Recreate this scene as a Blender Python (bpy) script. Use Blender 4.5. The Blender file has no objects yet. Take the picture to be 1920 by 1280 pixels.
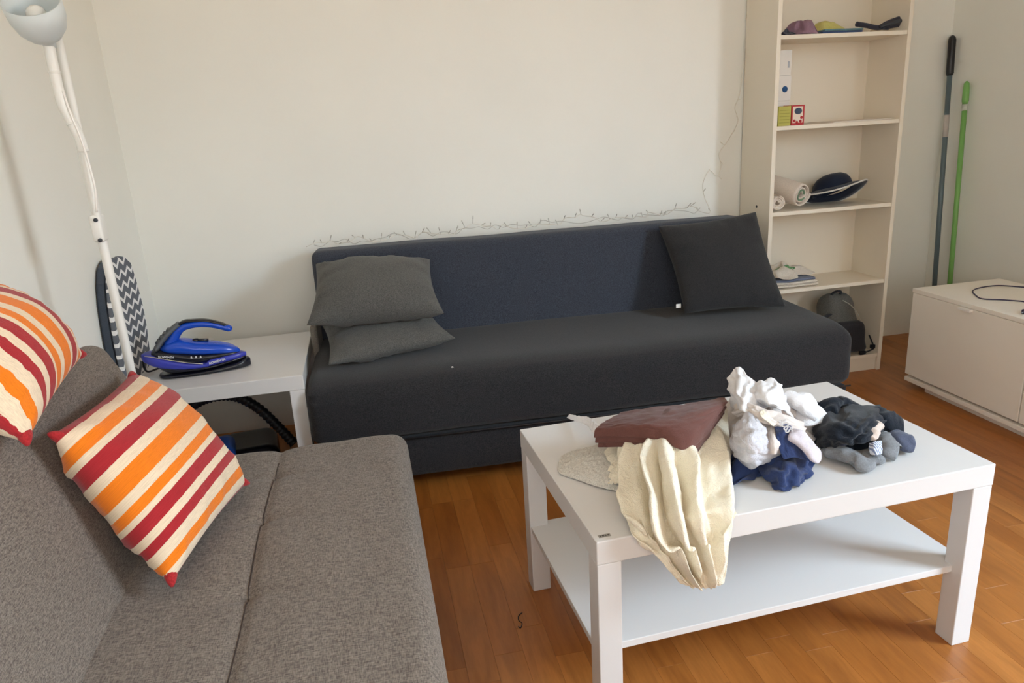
import bpy, bmesh, math, random
import numpy as np
from mathutils import Vector, Matrix, noise as mnoise

random.seed(7)
scn = bpy.context.scene
COL = scn.collection

# ------------------------------------------------------------------ camera
FPX = 1360.6
CAM = np.array([-0.3526, -1.1255, 1.1994])
def cam_axes(yaw, pitch, roll):
    cy, sy = math.cos(yaw), math.sin(yaw)
    f = np.array([-sy*math.cos(pitch), cy*math.cos(pitch), -math.sin(pitch)])
    rt = np.array([cy, sy, 0.0]); up = np.cross(rt, f)
    c, s = math.cos(roll), math.sin(roll)
    return c*rt + s*up, -s*rt + c*up, f
CR, CU, CF = cam_axes(math.radians(-10.885), math.radians(16.781), math.radians(-3.368))
cd = bpy.data.cameras.new('camera'); cam = bpy.data.objects.new('camera', cd); COL.objects.link(cam)
cd.sensor_fit = 'HORIZONTAL'; cd.sensor_width = 36.0; cd.lens = FPX/1920*36.0; cd.clip_start = 0.02
M = Matrix.Identity(4)
for i in range(3):
    M[i][0] = CR[i]; M[i][1] = CU[i]; M[i][2] = -CF[i]; M[i][3] = CAM[i]
cam.matrix_world = M
scn.camera = cam

# ------------------------------------------------------------------ world, daylight, exposure
w = bpy.data.worlds.new('sky'); scn.world = w; w.use_nodes = True
wn = w.node_tree.nodes; wl = w.node_tree.links
bg = wn['Background']; bg.inputs['Color'].default_value = (0.75, 0.86, 1.0, 1); bg.inputs['Strength'].default_value = 1.0
WY0, WY1, WZ0, WZ1 = -1.75, -0.65, 0.75, 2.22          # window opening in the right wall (x = 2.5)
def area(name, loc, rot, sx, sy, power, color):
    l = bpy.data.lights.new(name, 'AREA'); l.shape = 'RECTANGLE'; l.size = sx; l.size_y = sy
    l.energy = power; l.color = color
    o = bpy.data.objects.new(name, l); COL.objects.link(o); o.location = loc; o.rotation_euler = rot
    return o
# daylight entering through the window of the right wall
# (open sky above the roofs outside, and the warm sunlit facade across the street)
area('sky_daylight', (4.6, -3.6, 3.6), (0, math.radians(56), math.radians(-20)), 2.8, 8.5, 9600, (0.64, 0.83, 1.0))
area('sunlit_facade', (5.4, -3.6, 1.1), (0, math.radians(92), math.radians(-20)), 2.6, 8.5, 2100, (1.0, 0.86, 0.70))
# softer, warmer fill through an added window behind the camera, lifts shaded areas
FX0, FX1, FZ0, FZ1 = -1.05, 0.75, 0.85, 2.15
area('front_fill_light', ((FX0+FX1)/2, -3.05, 1.35), (math.radians(98), 0, 0), 2.0, 1.6, 105, (1.0, 0.97, 0.91))
vs = scn.view_settings
vs.view_transform = 'Standard'; vs.look = 'None'; vs.gamma = 1.0; vs.use_curve_mapping = False
vs.exposure = -1.02
scn.cycles.max_bounces = 14; scn.cycles.diffuse_bounces = 8

# ------------------------------------------------------------------ helpers
def ray(px, py): return (px-960)/FPX*CR + (640-py)/FPX*CU + CF
def at(px, py, ax, v):
    d = ray(px, py); t = (v-CAM[ax])/d[ax]; return CAM + t*d
def atx(px, py, v): return at(px, py, 0, v)
def aty(px, py, v): return at(px, py, 1, v)
def atz(px, py, v): return at(px, py, 2, v)

def tag(o, label, cat, group=None, kind=None):
    if label: o['label'] = label
    if cat: o['category'] = cat
    if group: o['group'] = group
    if kind: o['kind'] = kind
    return o
def empty(name, loc=(0, 0, 0), rz=0.0):
    o = bpy.data.objects.new(name, None); COL.objects.link(o)
    o.empty_display_size = 0.05; o.location = loc; o.rotation_euler = (0, 0, rz)
    return o
def mesh(name, verts, faces, mat=None, parent=None, smooth=False, uvs=None, mats=None):
    me = bpy.data.meshes.new(name); me.from_pydata([tuple(map(float, v)) for v in verts], [], faces)
    if uvs is not None:
        lay = me.uv_layers.new(name='UVMap')
        for l in me.loops: lay.data[l.index].uv = uvs[l.vertex_index]
    me.validate(); me.update()
    if smooth: me.polygons.foreach_set('use_smooth', [True]*len(me.polygons))
    o = bpy.data.objects.new(name, me); COL.objects.link(o)
    if mat: me.materials.append(mat)
    if parent: o.parent = parent
    return o
def from_bm(name, bm, mat=None, parent=None, smooth=False):
    bmesh.ops.recalc_face_normals(bm, faces=bm.faces)
    me = bpy.data.meshes.new(name); bm.to_mesh(me); bm.free()
    if smooth: me.polygons.foreach_set('use_smooth', [True]*len(me.polygons))
    o = bpy.data.objects.new(name, me); COL.objects.link(o)
    if mat: me.materials.append(mat)
    if parent: o.parent = parent
    return o
def bm_box(bm, x0, x1, y0, y1, z0, z1, bevel=0.0, seg=2):
    r = bmesh.ops.create_cube(bm, size=1.0)
    for v in r['verts']:
        v.co = Vector((x0+(v.co.x+.5)*(x1-x0), y0+(v.co.y+.5)*(y1-y0), z0+(v.co.z+.5)*(z1-z0)))
    if bevel > 0:
        es = set()
        for v in r['verts']: es.update(v.link_edges)
        bmesh.ops.bevel(bm, geom=list(es), offset=bevel, segments=seg, affect='EDGES', profile=0.5)
def box(name, x0, x1, y0, y1, z0, z1, mat, parent=None, bevel=0.002, seg=2):
    bm = bmesh.new(); bm_box(bm, x0, x1, y0, y1, z0, z1, bevel, seg)
    return from_bm(name, bm, mat, parent)
def grid_faces(n, m, off=0, flip=False, wrap=False):
    f = []
    mm = m if wrap else m-1
    for i in range(n-1):
        for j in range(mm):
            a = off+i*m+j; b = off+i*m+(j+1) % m; c = off+(i+1)*m+(j+1) % m; d = off+(i+1)*m+j
            f.append((a, d, c, b) if flip else (a, b, c, d))
    return f
def catmull(P, n):
    P = np.asarray(P, float); k = len(P)
    Q = np.concatenate([[2*P[0]-P[1]], P, [2*P[-1]-P[-2]]])
    out = []
    for t in np.linspace(0, k-1, n):
        i = min(int(t), k-2); s = t-i
        a, b, c, d = Q[i], Q[i+1], Q[i+2], Q[i+3]
        out.append(.5*((2*b)+(-a+c)*s+(2*a-5*b+4*c-d)*s*s+(-a+3*b-3*c+d)*s**3))
    return np.array(out)
def sweep_data(pts, ra, rb=None, n=10, up=(0, 0, 1), cap=True):
    pts = np.asarray(pts, float); k = len(pts)
    ra = np.full(k, ra) if np.isscalar(ra) else np.asarray(ra, float)
    rb = ra if rb is None else (np.full(k, rb) if np.isscalar(rb) else np.asarray(rb, float))
    T = np.gradient(pts, axis=0); T /= np.linalg.norm(T, axis=1)[:, None]+1e-12
    up = np.asarray(up, float)
    if abs(T[0] @ up) > .95: up = np.array([1., 0, 0])
    V = []; side = None
    for i in range(k):
        if side is None: s = np.cross(T[i], up)
        else: s = side - T[i]*(side @ T[i])
        s /= np.linalg.norm(s)+1e-12; side = s
        u = np.cross(s, T[i])
        for j in range(n):
            a = 2*math.pi*j/n
            V.append(pts[i]+s*math.cos(a)*ra[i]+u*math.sin(a)*rb[i])
    F = grid_faces(k, n, wrap=True)
    if cap:
        V.append(pts[0]); V.append(pts[-1]); a = len(V)-2; b = a+1
        for j in range(n):
            F.append((a, (j+1) % n, j)); F.append((b, (k-1)*n+j, (k-1)*n+(j+1) % n))
    return V, F
def tube(name, pts, ra, mat, parent=None, rb=None, n=10, up=(0, 0, 1), smooth=True, cap=True):
    V, F = sweep_data(pts, ra, rb, n, up, cap)
    o = mesh(name, V, F, mat, parent, smooth)
    bm = bmesh.new(); bm.from_mesh(o.data); bmesh.ops.recalc_face_normals(bm, faces=bm.faces); bm.to_mesh(o.data); bm.free()
    return o
def lathe(name, prof, mat, parent=None, n=32, smooth=True, solid=0.0):
    V = []; k = len(prof)
    for r, z in prof:
        for j in range(n):
            a = 2*math.pi*j/n; V.append((r*math.cos(a), r*math.sin(a), z))
    o = mesh(name, V, grid_faces(k, n, wrap=True), mat, parent, smooth)
    if solid:
        m = o.modifiers.new('solid', 'SOLIDIFY'); m.thickness = solid; m.offset = 0
    return o
def axis_pts(a, r, n):
    inner = np.linspace(-a+r, a-r, n)
    e = r*(1-np.cos(np.linspace(0, math.pi/2, 6)))[:-1]
    e2 = -a + np.linspace(0, r, 6)[:-1]
    return np.concatenate([e2, inner, -e2[::-1]])
def soft_box(name, dims, r, div, mat, parent, func=None):
    """rounded upholstered block centred on its local origin; func(p, n) displaces the points"""
    a = np.array(dims)/2.0
    ax = [axis_pts(a[i], r, div[i]) for i in range(3)]
    verts = []; faces = []
    for d in range(3):
        o1, o2 = (d+1) % 3, (d+2) % 3
        for s in (-1, 1):
            off = len(verts)
            for u in ax[o1]:
                for v in ax[o2]:
                    p = np.zeros(3); p[d] = s*a[d]; p[o1] = u; p[o2] = v; verts.append(p)
            faces += grid_faces(len(ax[o1]), len(ax[o2]), off, flip=(s < 0))
    V = np.array(verts); inner = np.clip(V, -(a-r), a-r); D = V-inner
    L = np.linalg.norm(D, axis=1)[:, None]; N = D/(L+1e-9)
    V = inner+N*r
    if func is not None: V = np.array([func(p, nn) for p, nn in zip(V, N)])
    bm = bmesh.new()
    vs_ = [bm.verts.new(v) for v in V]
    for f in faces:
        try: bm.faces.new([vs_[i] for i in f])
        except ValueError: pass
    bmesh.ops.remove_doubles(bm, verts=bm.verts, dist=1e-4)
    return from_bm(name, bm, mat, parent, smooth=True)
def nz(x, y, z, s=1.0): return mnoise.noise(Vector((x*s, y*s, z*s)))

def pillow(name, A, B, Cc, Dd, thick, mat, parent=None, n=30, bow=0.06, seed=0.0, wr=0.004, nvec=None, pinch=1.0):
    """stuffed cushion between four corner points A(u0v0) B(u1v0) C(u1v1) D(u0v1)"""
    A, B, Cc, Dd = map(lambda q: np.asarray(q, float), (A, B, Cc, Dd))
    cen = (A+B+Cc+Dd)/4
    nrm = np.cross((B-A)+(Cc-Dd), (Dd-A)+(Cc-B)); nrm /= np.linalg.norm(nrm)
    eu = ((B-A)+(Cc-Dd))/2; ev = ((Dd-A)+(Cc-B))/2
    g = .5-.5*np.cos(np.linspace(0, math.pi, n+1))
    g = .6*g+.4*np.linspace(0, 1, n+1)
    V = []; UV = []
    for s in (1, -1):
        for u in g:
            for v in g:
                cu = bow*math.sin(math.pi*v)*(1-2*u); cv = bow*math.sin(math.pi*u)*(1-2*v)
                uu = u+cu*.9; vv = v+cv*.9
                p = A*(1-uu)*(1-vv)+B*uu*(1-vv)+Cc*uu*vv+Dd*(1-uu)*vv
                pu = max(0., 1-abs(2*u-1)**2.4); pv = max(0., 1-abs(2*v-1)**2.4)
                h = (pu*pv)**.55
                e = min(u, 1-u, v, 1-v)
                rip = 0.0
                if 0 < e < .30:
                    c = u if e in (v, 1-v) else v
                    rip = wr*3.0*(nz(c*8+seed, seed*1.7, s*3.0)+.6*nz(c*17+seed, seed*.7, s*2.0+e*4))*math.sin(min(1, e/.10)*math.pi*.75)*(1-e/.30)
                rip += wr*nz(u*4+seed, v*4, s*2+seed)
                V.append(p+nrm*s*(thick*.5*h+rip*min(1, e*18)))
                UV.append((u, v))
    m = n+1
    F = grid_faces(m, m, 0, flip=False)+grid_faces(m, m, m*m, flip=True)
    me = bpy.data.meshes.new(name)
    bm = bmesh.new(); lv = [bm.verts.new(v) for v in V]
    lay = bm.loops.layers.uv.new('UVMap')
    for f in F:
        fc = bm.faces.new([lv[i] for i in f])
        for lp, i in zip(fc.loops, f): lp[lay].uv = UV[i]
        fc.smooth = True
    bmesh.ops.remove_doubles(bm, verts=bm.verts, dist=2e-4)
    bmesh.ops.recalc_face_normals(bm, faces=bm.faces)
    bm.to_mesh(me); bm.free(); me.materials.append(mat)
    o = bpy.data.objects.new(name, me); COL.objects.link(o)
    if parent: o.parent = parent
    return o

def resample(P, n, m):
    P = np.asarray(P, float)
    R = np.array([catmull(r, m) for r in P])
    return np.array([catmull(R[:, j], n) for j in range(m)]).transpose(1, 0, 2)
def relax(P, su, sv, keep=.02, iters=160, seed=1, jit=.004, collide=None, bend=.25, gravity=0.0, pin=None):
    """let a sheet that is longer than the room it has buckle into wrinkles (position based)"""
    rng = np.random.RandomState(seed)
    X0 = P.copy(); n, m = P.shape[:2]
    nn = rng.randn(n, m, 3)
    for _ in range(2):
        nn[1:-1, 1:-1] = (nn[1:-1, 1:-1]+nn[:-2, 1:-1]+nn[2:, 1:-1]+nn[1:-1, :-2]+nn[1:-1, 2:])/3
    X = P+nn*jit
    def sets():
        yield (slice(0, n-1), slice(0, m)), (slice(1, n), slice(0, m)), sv, 1.0
        yield (slice(0, n), slice(0, m-1)), (slice(0, n), slice(1, m)), su, 1.0
        yield (slice(0, n-1), slice(0, m-1)), (slice(1, n), slice(1, m)), (su+sv)/2, .5
        yield (slice(1, n), slice(0, m-1)), (slice(0, n-1), slice(1, m)), (su+sv)/2, .5
        yield (slice(0, n-2), slice(0, m)), (slice(2, n), slice(0, m)), sv, bend
        yield (slice(0, n), slice(0, m-2)), (slice(0, n), slice(2, m)), su, bend
    S = []
    for a, b, s, k in sets():
        S.append((a, b, np.linalg.norm(X0[a]-X0[b], axis=-1)*s, k))
    for it in range(iters):
        dX = np.zeros_like(X); W = np.zeros((n, m, 1))
        for a, b, L, k in S:
            d = X[b]-X[a]; l = np.linalg.norm(d, axis=-1)+1e-9
            c = (d*((l-L)/l*.5*k)[..., None])
            dX[a] += c; dX[b] -= c; W[a] += k; W[b] += k
        X = X+dX/np.maximum(W, 1e-6)*1.4
        X[..., 2] -= gravity
        X += (X0-X)*keep
        if pin is not None: X[pin] = X0[pin]
        if collide is not None: X = collide(X)
    return X
def crinkle(X, amp, su, sv, seed):
    """fine creases on a cloth grid: ridged noise drawn out along the cloth"""
    n, m = X.shape[:2]
    N = np.cross(np.gradient(X, axis=1), np.gradient(X, axis=0)); N /= np.linalg.norm(N, axis=-1)[..., None]+1e-12
    A = np.zeros((n, m))
    for i in range(n):
        for j in range(m):
            u, v = j/(m-1), i/(n-1)
            w1 = u+.08*mnoise.noise(Vector((u*3, v*3, seed)))
            a = 1-abs(mnoise.noise(Vector((w1*su, v*sv, seed+3.3))))*2.2
            b = mnoise.noise(Vector((u*su*2.1, v*sv*2.6, seed+9.1)))
            A[i, j] = a*.7+b*.5
    return X+N*(A*amp)[..., None]
def sheet(name, X, mat, parent=None, thick=.0022, sub=1, close=False, cr=(.0013, 9, 9)):
    n, m = X.shape[:2]
    if cr and n > 12: X = crinkle(X, cr[0], cr[1], cr[2], float(abs(X[0, 0, 0])*37 % 9))
    uv = [(i/(n-1), j/(m-1)) for i in range(n) for j in range(m)]
    o = mesh(name, X.reshape(-1, 3), grid_faces(n, m), mat, parent, True, uvs=uv)
    so = o.modifiers.new('cloth_thickness', 'SOLIDIFY'); so.thickness = thick; so.offset = 0
    if sub:
        s = o.modifiers.new('smooth', 'SUBSURF'); s.levels = sub; s.render_levels = sub
    return o
def crumple(name, cx, cy, z0, rx, ry, h, mat, parent=None, seed=1, n=34, stretch=1.5, rot=0.0, jit=.008, power=2.0, keep=.012, thick=.0022, tilt=(0, 0), sub=1, iters=130, bend=.2):
    """a rumpled piece of cloth heaped in an ellipse rx, ry and as high as h above z0"""
    rng = np.random.RandomState(seed)
    u = np.linspace(-1, 1, n); U, Vv = np.meshgrid(u, u, indexing='ij')
    R = np.maximum(np.abs(U), np.abs(Vv)); L = np.sqrt(U*U+Vv*Vv)+1e-9
    k = R/L; k = np.where(L < 1e-6, 1, k)
    ph = rng.rand()*6.28
    edge = 1+.16*np.sin(3*np.arctan2(Vv, U)+ph)*R+.1*np.sin(5*np.arctan2(Vv, U)+2*ph)*R
    x = U*k*edge*rx; y = Vv*k*edge*ry
    z = z0+.004+h*np.maximum(0, 1-R**power)+tilt[0]*U*k*h+tilt[1]*Vv*k*h
    c, s = math.cos(rot), math.sin(rot)
    P = np.stack([cx+c*x-s*y, cy+s*x+c*y, z], -1)
    def coll(X):
        X[..., 2] = np.maximum(X[..., 2], z0+.002); return X
    sel = np.linspace(0, n-1, max(8, int(n*.36))).round().astype(int)
    X = relax(P[np.ix_(sel, sel)], stretch, stretch, keep=keep, iters=iters, seed=seed, jit=jit*1.6, collide=coll, bend=bend)
    X = relax(resample(X, n, n), 1.03, 1.03, keep=.05, iters=25, seed=seed+1, jit=jit*.2, collide=coll, bend=.5)
    return sheet(name, X, mat, parent, thick, sub)
def sock(name, pts, wid, th, mat, parent=None, seed=0, n=24, wr=.0060, up=(0, 0, 1)):
    """a limp sock: flattened tube along a path, rounded toe at the far end, loose cuff at the start"""
    k = 34
    C = catmull(pts, k); t = np.linspace(0, 1, k)
    ra = np.interp(t, np.linspace(0, 1, len(wid)), wid); rb = np.interp(t, np.linspace(0, 1, len(th)), th)
    end = np.sqrt(np.clip(1-((t-.86)/.14).clip(0, 1)**2, 0.02, 1)); st = np.sqrt(np.clip(1-((.05-t)/.05).clip(0, 1)**2*.8, .05, 1))
    V, F = sweep_data(C, ra*end*st, rb*end*st, n, up)
    V = np.array(V); o = []
    ci = np.repeat(C, n, axis=0); ci = np.concatenate([ci, C[:1], C[-1:]])
    for v, c in zip(V, ci):
        d = v-c; l = np.linalg.norm(d)+1e-9
        a = mnoise.noise(Vector((v[0]*38+seed, v[1]*38, v[2]*38)))+.6*mnoise.noise(Vector((v[0]*85, v[1]*85+seed, v[2]*85)))
        o.append(v+d/l*a*wr*min(1, l/.006))
    ob = mesh(name, o, F, mat, parent, True)
    bm = bmesh.new(); bm.from_mesh(ob.data); bmesh.ops.recalc_face_normals(bm, faces=bm.faces); bm.to_mesh(ob.data); bm.free()
    s = ob.modifiers.new('smooth', 'SUBSURF'); s.levels = 1; s.render_levels = 1
    return ob
def lettering(name, text, size, loc, rot, mat, parent=None, ext=.0003, bold=False):
    cu = bpy.data.curves.new(name, 'FONT'); cu.body = text; cu.size = size; cu.extrude = ext
    cu.align_x = 'CENTER'; cu.align_y = 'CENTER'
    if bold: cu.offset = size*.02
    t = bpy.data.objects.new(name+'_tmp', cu); COL.objects.link(t)
    dg = bpy.context.evaluated_depsgraph_get()
    me = bpy.data.meshes.new_from_object(t.evaluated_get(dg)); bpy.data.objects.remove(t); bpy.data.curves.remove(cu)
    me.materials.clear(); me.materials.append(mat)
    o = bpy.data.objects.new(name, me); COL.objects.link(o); o.location = loc; o.rotation_euler = rot
    if parent: o.parent = parent
    return o

# ------------------------------------------------------------------ materials
def srgb(r, g, b):
    f = lambda c: (c/255/12.92) if c/255 <= .04045 else ((c/255+.055)/1.055)**2.4
    return (f(r), f(g), f(b), 1.0)
def new_mat(name, col, rough=.6, spec=.3, metal=0.0):
    m = bpy.data.materials.new(name); m.use_nodes = True
    b = m.node_tree.nodes['Principled BSDF']
    b.inputs['Base Color'].default_value = col; b.inputs['Roughness'].default_value = rough
    b.inputs['Specular IOR Level'].default_value = spec; b.inputs['Metallic'].default_value = metal
    return m
def nd(m, t, **kw):
    n = m.node_tree.nodes.new(t)
    for k, v in kw.items():
        if k in n.inputs.keys(): n.inputs[k].default_value = v
        else: setattr(n, k, v)
    return n
def ln(m, a, b): m.node_tree.links.new(a, b)
def bsdf(m): return m.node_tree.nodes['Principled BSDF']
def mapped(m, scale=(1, 1, 1), rot=(0, 0, 0), src='Object'):
    tc = nd(m, 'ShaderNodeTexCoord'); mp = nd(m, 'ShaderNodeMapping')
    mp.inputs['Scale'].default_value = scale; mp.inputs['Rotation'].default_value = rot
    ln(m, tc.outputs[src], mp.inputs['Vector']); return mp.outputs['Vector']
def ramp(m, fac, stops, interp='LINEAR'):
    r = nd(m, 'ShaderNodeValToRGB'); r.color_ramp.interpolation = interp
    el = r.color_ramp.elements
    while len(el) < len(stops): el.new(0.5)
    for e, (p, c) in zip(el, stops): e.position = p; e.color = c
    ln(m, fac, r.inputs['Fac']); return r.outputs['Color']
def bump(m, h, strength, dist):
    b = nd(m, 'ShaderNodeBump'); b.inputs['Strength'].default_value = strength; b.inputs['Distance'].default_value = dist
    ln(m, h, b.inputs['Height']); ln(m, b.outputs['Normal'], bsdf(m).inputs['Normal'])
def mix(m, a, b, fac, mode='MIX'):
    x = nd(m, 'ShaderNodeMix', data_type='RGBA', blend_type=mode)
    def put(s, v):
        if isinstance(v, (tuple, list)): s.default_value = v
        elif isinstance(v, (int, float)): s.default_value = v
        else: ln(m, v, s)
    put(x.inputs[0], fac); put(x.inputs[6], a); put(x.inputs[7], b)
    return x.outputs[2]
def paint(name, c, rough=.85, var=.03, bs=.12, scale=90):
    m = new_mat(name, c, rough, .2)
    v = mapped(m); n1 = nd(m, 'ShaderNodeTexNoise', Scale=2.2, Detail=4.0); ln(m, v, n1.inputs['Vector'])
    d = tuple(x*(1-var*2) for x in c[:3])+(1,)
    ln(m, ramp(m, n1.outputs['Fac'], [(.3, d), (.7, c)]), bsdf(m).inputs['Base Color'])
    n2 = nd(m, 'ShaderNodeTexNoise', Scale=scale, Detail=3.0); ln(m, v, n2.inputs['Vector']); bump(m, n2.outputs['Fac'], bs, .002)
    return m
def melange(name, dark, light, scale=260, stretch=(1, 1, 1), bs=.35, rough=.95, weave=None):
    """woven upholstery: two yarn colours mixed thread by thread, with fine relief"""
    m = new_mat(name, light, rough, .15)
    va = mapped(m, (stretch[0], stretch[1], stretch[2])); vb = mapped(m, (stretch[1], stretch[0], stretch[2]))
    a = nd(m, 'ShaderNodeTexNoise', Scale=scale, Detail=2.0); ln(m, va, a.inputs['Vector'])
    b = nd(m, 'ShaderNodeTexNoise', Scale=scale*.8, Detail=2.0); ln(m, vb, b.inputs['Vector'])
    s = nd(m, 'ShaderNodeMath', operation='ADD'); ln(m, a.outputs['Fac'], s.inputs[0]); ln(m, b.outputs['Fac'], s.inputs[1])
    h = nd(m, 'ShaderNodeMath', operation='MULTIPLY'); ln(m, s.outputs[0], h.inputs[0]); h.inputs[1].default_value = .5
    ln(m, ramp(m, h.outputs[0], [(.36, dark), (.64, light)]), bsdf(m).inputs['Base Color'])
    bump(m, h.outputs[0], bs, .003)
    bsdf(m).inputs['Sheen Weight'].default_value = .12
    bsdf(m).inputs['Sheen Roughness'].default_value = .6
    return m
def cloth(name, c, var=.12, scale=500, bs=.25, wr=0.0, rough=.9, sheen=.15):
    m = new_mat(name, c, rough, .15)
    v = mapped(m); a = nd(m, 'ShaderNodeTexNoise', Scale=scale, Detail=2.0); ln(m, v, a.inputs['Vector'])
    d = tuple(x*(1-var) for x in c[:3])+(1,)
    ln(m, ramp(m, a.outputs['Fac'], [(.35, d), (.65, c)]), bsdf(m).inputs['Base Color'])
    if wr:
        b = nd(m, 'ShaderNodeTexNoise', Scale=55.0, Detail=5.0); b.inputs['Distortion'].default_value = .8; ln(m, v, b.inputs['Vector'])
        s = nd(m, 'ShaderNodeMath', operation='MULTIPLY_ADD'); ln(m, b.outputs['Fac'], s.inputs[0]); s.inputs[1].default_value = wr; ln(m, a.outputs['Fac'], s.inputs[2])
        bump(m, s.outputs[0], bs, .004)
    else: bump(m, a.outputs['Fac'], bs, .002)
    bsdf(m).inputs['Sheen Weight'].default_value = sheen
    return m
def ribbed(name, c, d, scale, axis='UV', rough=.9):
    m = new_mat(name, c, rough, .15)
    v = mapped(m, src='Object'); wv = nd(m, 'ShaderNodeTexWave', Scale=scale); ln(m, v, wv.inputs['Vector'])
    ln(m, ramp(m, wv.outputs['Fac'], [(.2, d), (.7, c)]), bsdf(m).inputs['Base Color']); bump(m, wv.outputs['Fac'], .5, .002)
    return m

M_WALL = paint('wall_paint', srgb(239, 239, 233), .9, .02)
M_WALLW = paint('left_wall_paint', srgb(239, 239, 233), .9, .02)
M_CEIL = paint('ceiling_paint', srgb(242, 238, 230), .9, .015)
M_LACK = paint('white_laminate', srgb(214, 212, 211), .35, .01, .02, 300); bsdf(M_LACK).inputs['Specular IOR Level'].default_value = .45
M_SHELF = paint('shelf_laminate', srgb(230, 221, 205), .45, .015, .02, 300)
M_BENCH = paint('bench_foil', srgb(240, 235, 226), .45, .012, .02, 300)
M_SOFA = melange('charcoal_weave', srgb(22, 22, 26), srgb(50, 49, 51), 420)
M_SOFAB = melange('charcoal_back_weave', srgb(42, 46, 56), srgb(68, 73, 84), 420)
M_SIDE = melange('sofa_side_weave', srgb(98, 92, 86), srgb(132, 126, 118), 240)
M_GPIL = melange('grey_pillow_weave', srgb(66, 66, 65), srgb(98, 97, 94), 420)
M_DPIL = melange('black_pillow_weave', srgb(32, 32, 34), srgb(48, 48, 50), 420)
M_GREY = melange('taupe_weave', srgb(80, 70, 63), srgb(134, 123, 113), 520, (1.0, .2, 1), .3)
M_BLACK = new_mat('black_plastic', srgb(22, 24, 30), .35, .5)
M_DARK = new_mat('dark_grey_plastic', srgb(58, 62, 68), .5, .4)
M_WHITE = new_mat('white_plastic', srgb(236, 234, 230), .4, .5)
M_LAMP = new_mat('lamp_white_paint', srgb(232, 232, 228), .35, .5)
M_CHROME = new_mat('grey_metal', srgb(150, 155, 160), .35, .5, 1.0)

# floor strips: warm laminate, every strip its own tone
def floor_mat():
    m = new_mat('beech_laminate', srgb(176, 120, 72), .40, .5)
    geo = nd(m, 'ShaderNodeNewGeometry'); oi = nd(m, 'ShaderNodeObjectInfo')
    rs = nd(m, 'ShaderNodeMath', operation='ADD'); ln(m, geo.outputs['Random Per Island'], rs.inputs[0]); ln(m, oi.outputs['Random'], rs.inputs[1])
    fr = nd(m, 'ShaderNodeMath', operation='FRACT'); ln(m, rs.outputs[0], fr.inputs[0])
    cmb = nd(m, 'ShaderNodeCombineXYZ'); ln(m, fr.outputs[0], cmb.inputs[2])
    mul = nd(m, 'ShaderNodeVectorMath', operation='SCALE'); ln(m, cmb.outputs[0], mul.inputs[0]); mul.inputs['Scale'].default_value = 37.0
    pos = nd(m, 'ShaderNodeMapping'); pos.inputs['Scale'].default_value = (9, 1.1, 1)
    ln(m, geo.outputs['Position'], pos.inputs['Vector'])
    ad = nd(m, 'ShaderNodeVectorMath', operation='ADD'); ln(m, pos.outputs[0], ad.inputs[0]); ln(m, mul.outputs[0], ad.inputs[1])
    g = nd(m, 'ShaderNodeTexNoise', Scale=2.2, Detail=5.0, Distortion=1.6); ln(m, ad.outputs[0], g.inputs['Vector'])
    f = nd(m, 'ShaderNodeTexNoise', Scale=26.0, Detail=3.0); ln(m, ad.outputs[0], f.inputs['Vector'])
    tone = ramp(m, fr.outputs[0], [(0, srgb(156, 94, 38)), (.5, srgb(164, 102, 45)), (1, srgb(172, 110, 52))])
    gr = ramp(m, g.outputs['Fac'], [(.3, (.72, .67, .62, 1)), (.62, (1.06, 1.05, 1.02, 1))])
    c1 = mix(m, tone, gr, .85, 'MULTIPLY')
    gf = ramp(m, f.outputs['Fac'], [(.35, (.88, .86, .84, 1)), (.6, (1, 1, 1, 1))])
    ln(m, mix(m, c1, gf, .6, 'MULTIPLY'), bsdf(m).inputs['Base Color'])
    return m
M_FLOOR = floor_mat()

# ------------------------------------------------------------------ the room shell
XL, XR, YB, YR, YF, ZC = -1.21, 2.50, 1.93, 2.11, -2.70, 2.50
def struct(o): o['kind'] = 'structure'; return o
floor = struct(box('floor', XL-.1, XR+.3, YF-.1, YR+.1, -.06, -.0062, new_mat('floor_joint', srgb(120, 80, 50), .8), None, 0))
SW = .0695
pl_meshes = {}
def plank_mesh(L):
    if L not in pl_meshes:
        bm = bmesh.new(); bm_box(bm, -SW/2+.00015, SW/2-.00015, 0, L-.0003, -.0062, 0, 0)
        top = [e for e in bm.edges if all(v.co.z > -.001 for v in e.verts)]
        bmesh.ops.bevel(bm, geom=top, offset=.0002, segments=1, affect='EDGES')
        bmesh.ops.recalc_face_normals(bm, faces=bm.faces)
        me = bpy.data.meshes.new('plank'); bm.to_mesh(me); bm.free(); me.materials.append(M_FLOOR); pl_meshes[L] = me
    return pl_meshes[L]
pl = []
x = XL+SW/2
while x < XR+.03:
    y = YF-random.choice([.05, .15, .25, .35])
    while y < YR:
        L = random.choice([.30, .38, .46]); pl.append((x, y, L)); y += L
    x += SW
def pix(p):
    d = np.asarray(p, float)-CAM; z = d @ CF
    if z < .1: return None
    return 960+FPX*(d @ CR)/z, 640-FPX*(d @ CU)/z, z
def in_view(x, y, L):
    for t in (0, .5, 1):
        q = pix((x, y+t*L, 0))
        if q and -60 < q[0] < 1980 and 380 < q[1] < 1340:
            if (x < -.36 and y+L < .74) or (y > 1.22 and -.6 < x < 1.3): continue
            return q[2]
    return None
vis = sorted([(in_view(*p), p) for p in pl if in_view(*p)], key=lambda t: t[0])[:300]
vset = set(p for _, p in vis)
for _, (x, y, L) in vis:
    o = bpy.data.objects.new('plank', plank_mesh(L)); COL.objects.link(o); o.location = (x, y, 0); o.parent = floor
bm = bmesh.new()
for p in pl:
    if p not in vset: bm_box(bm, p[0]-SW/2+.00015, p[0]+SW/2-.00015, p[1], p[1]+p[2]-.0003, -.0062, 0)
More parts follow.
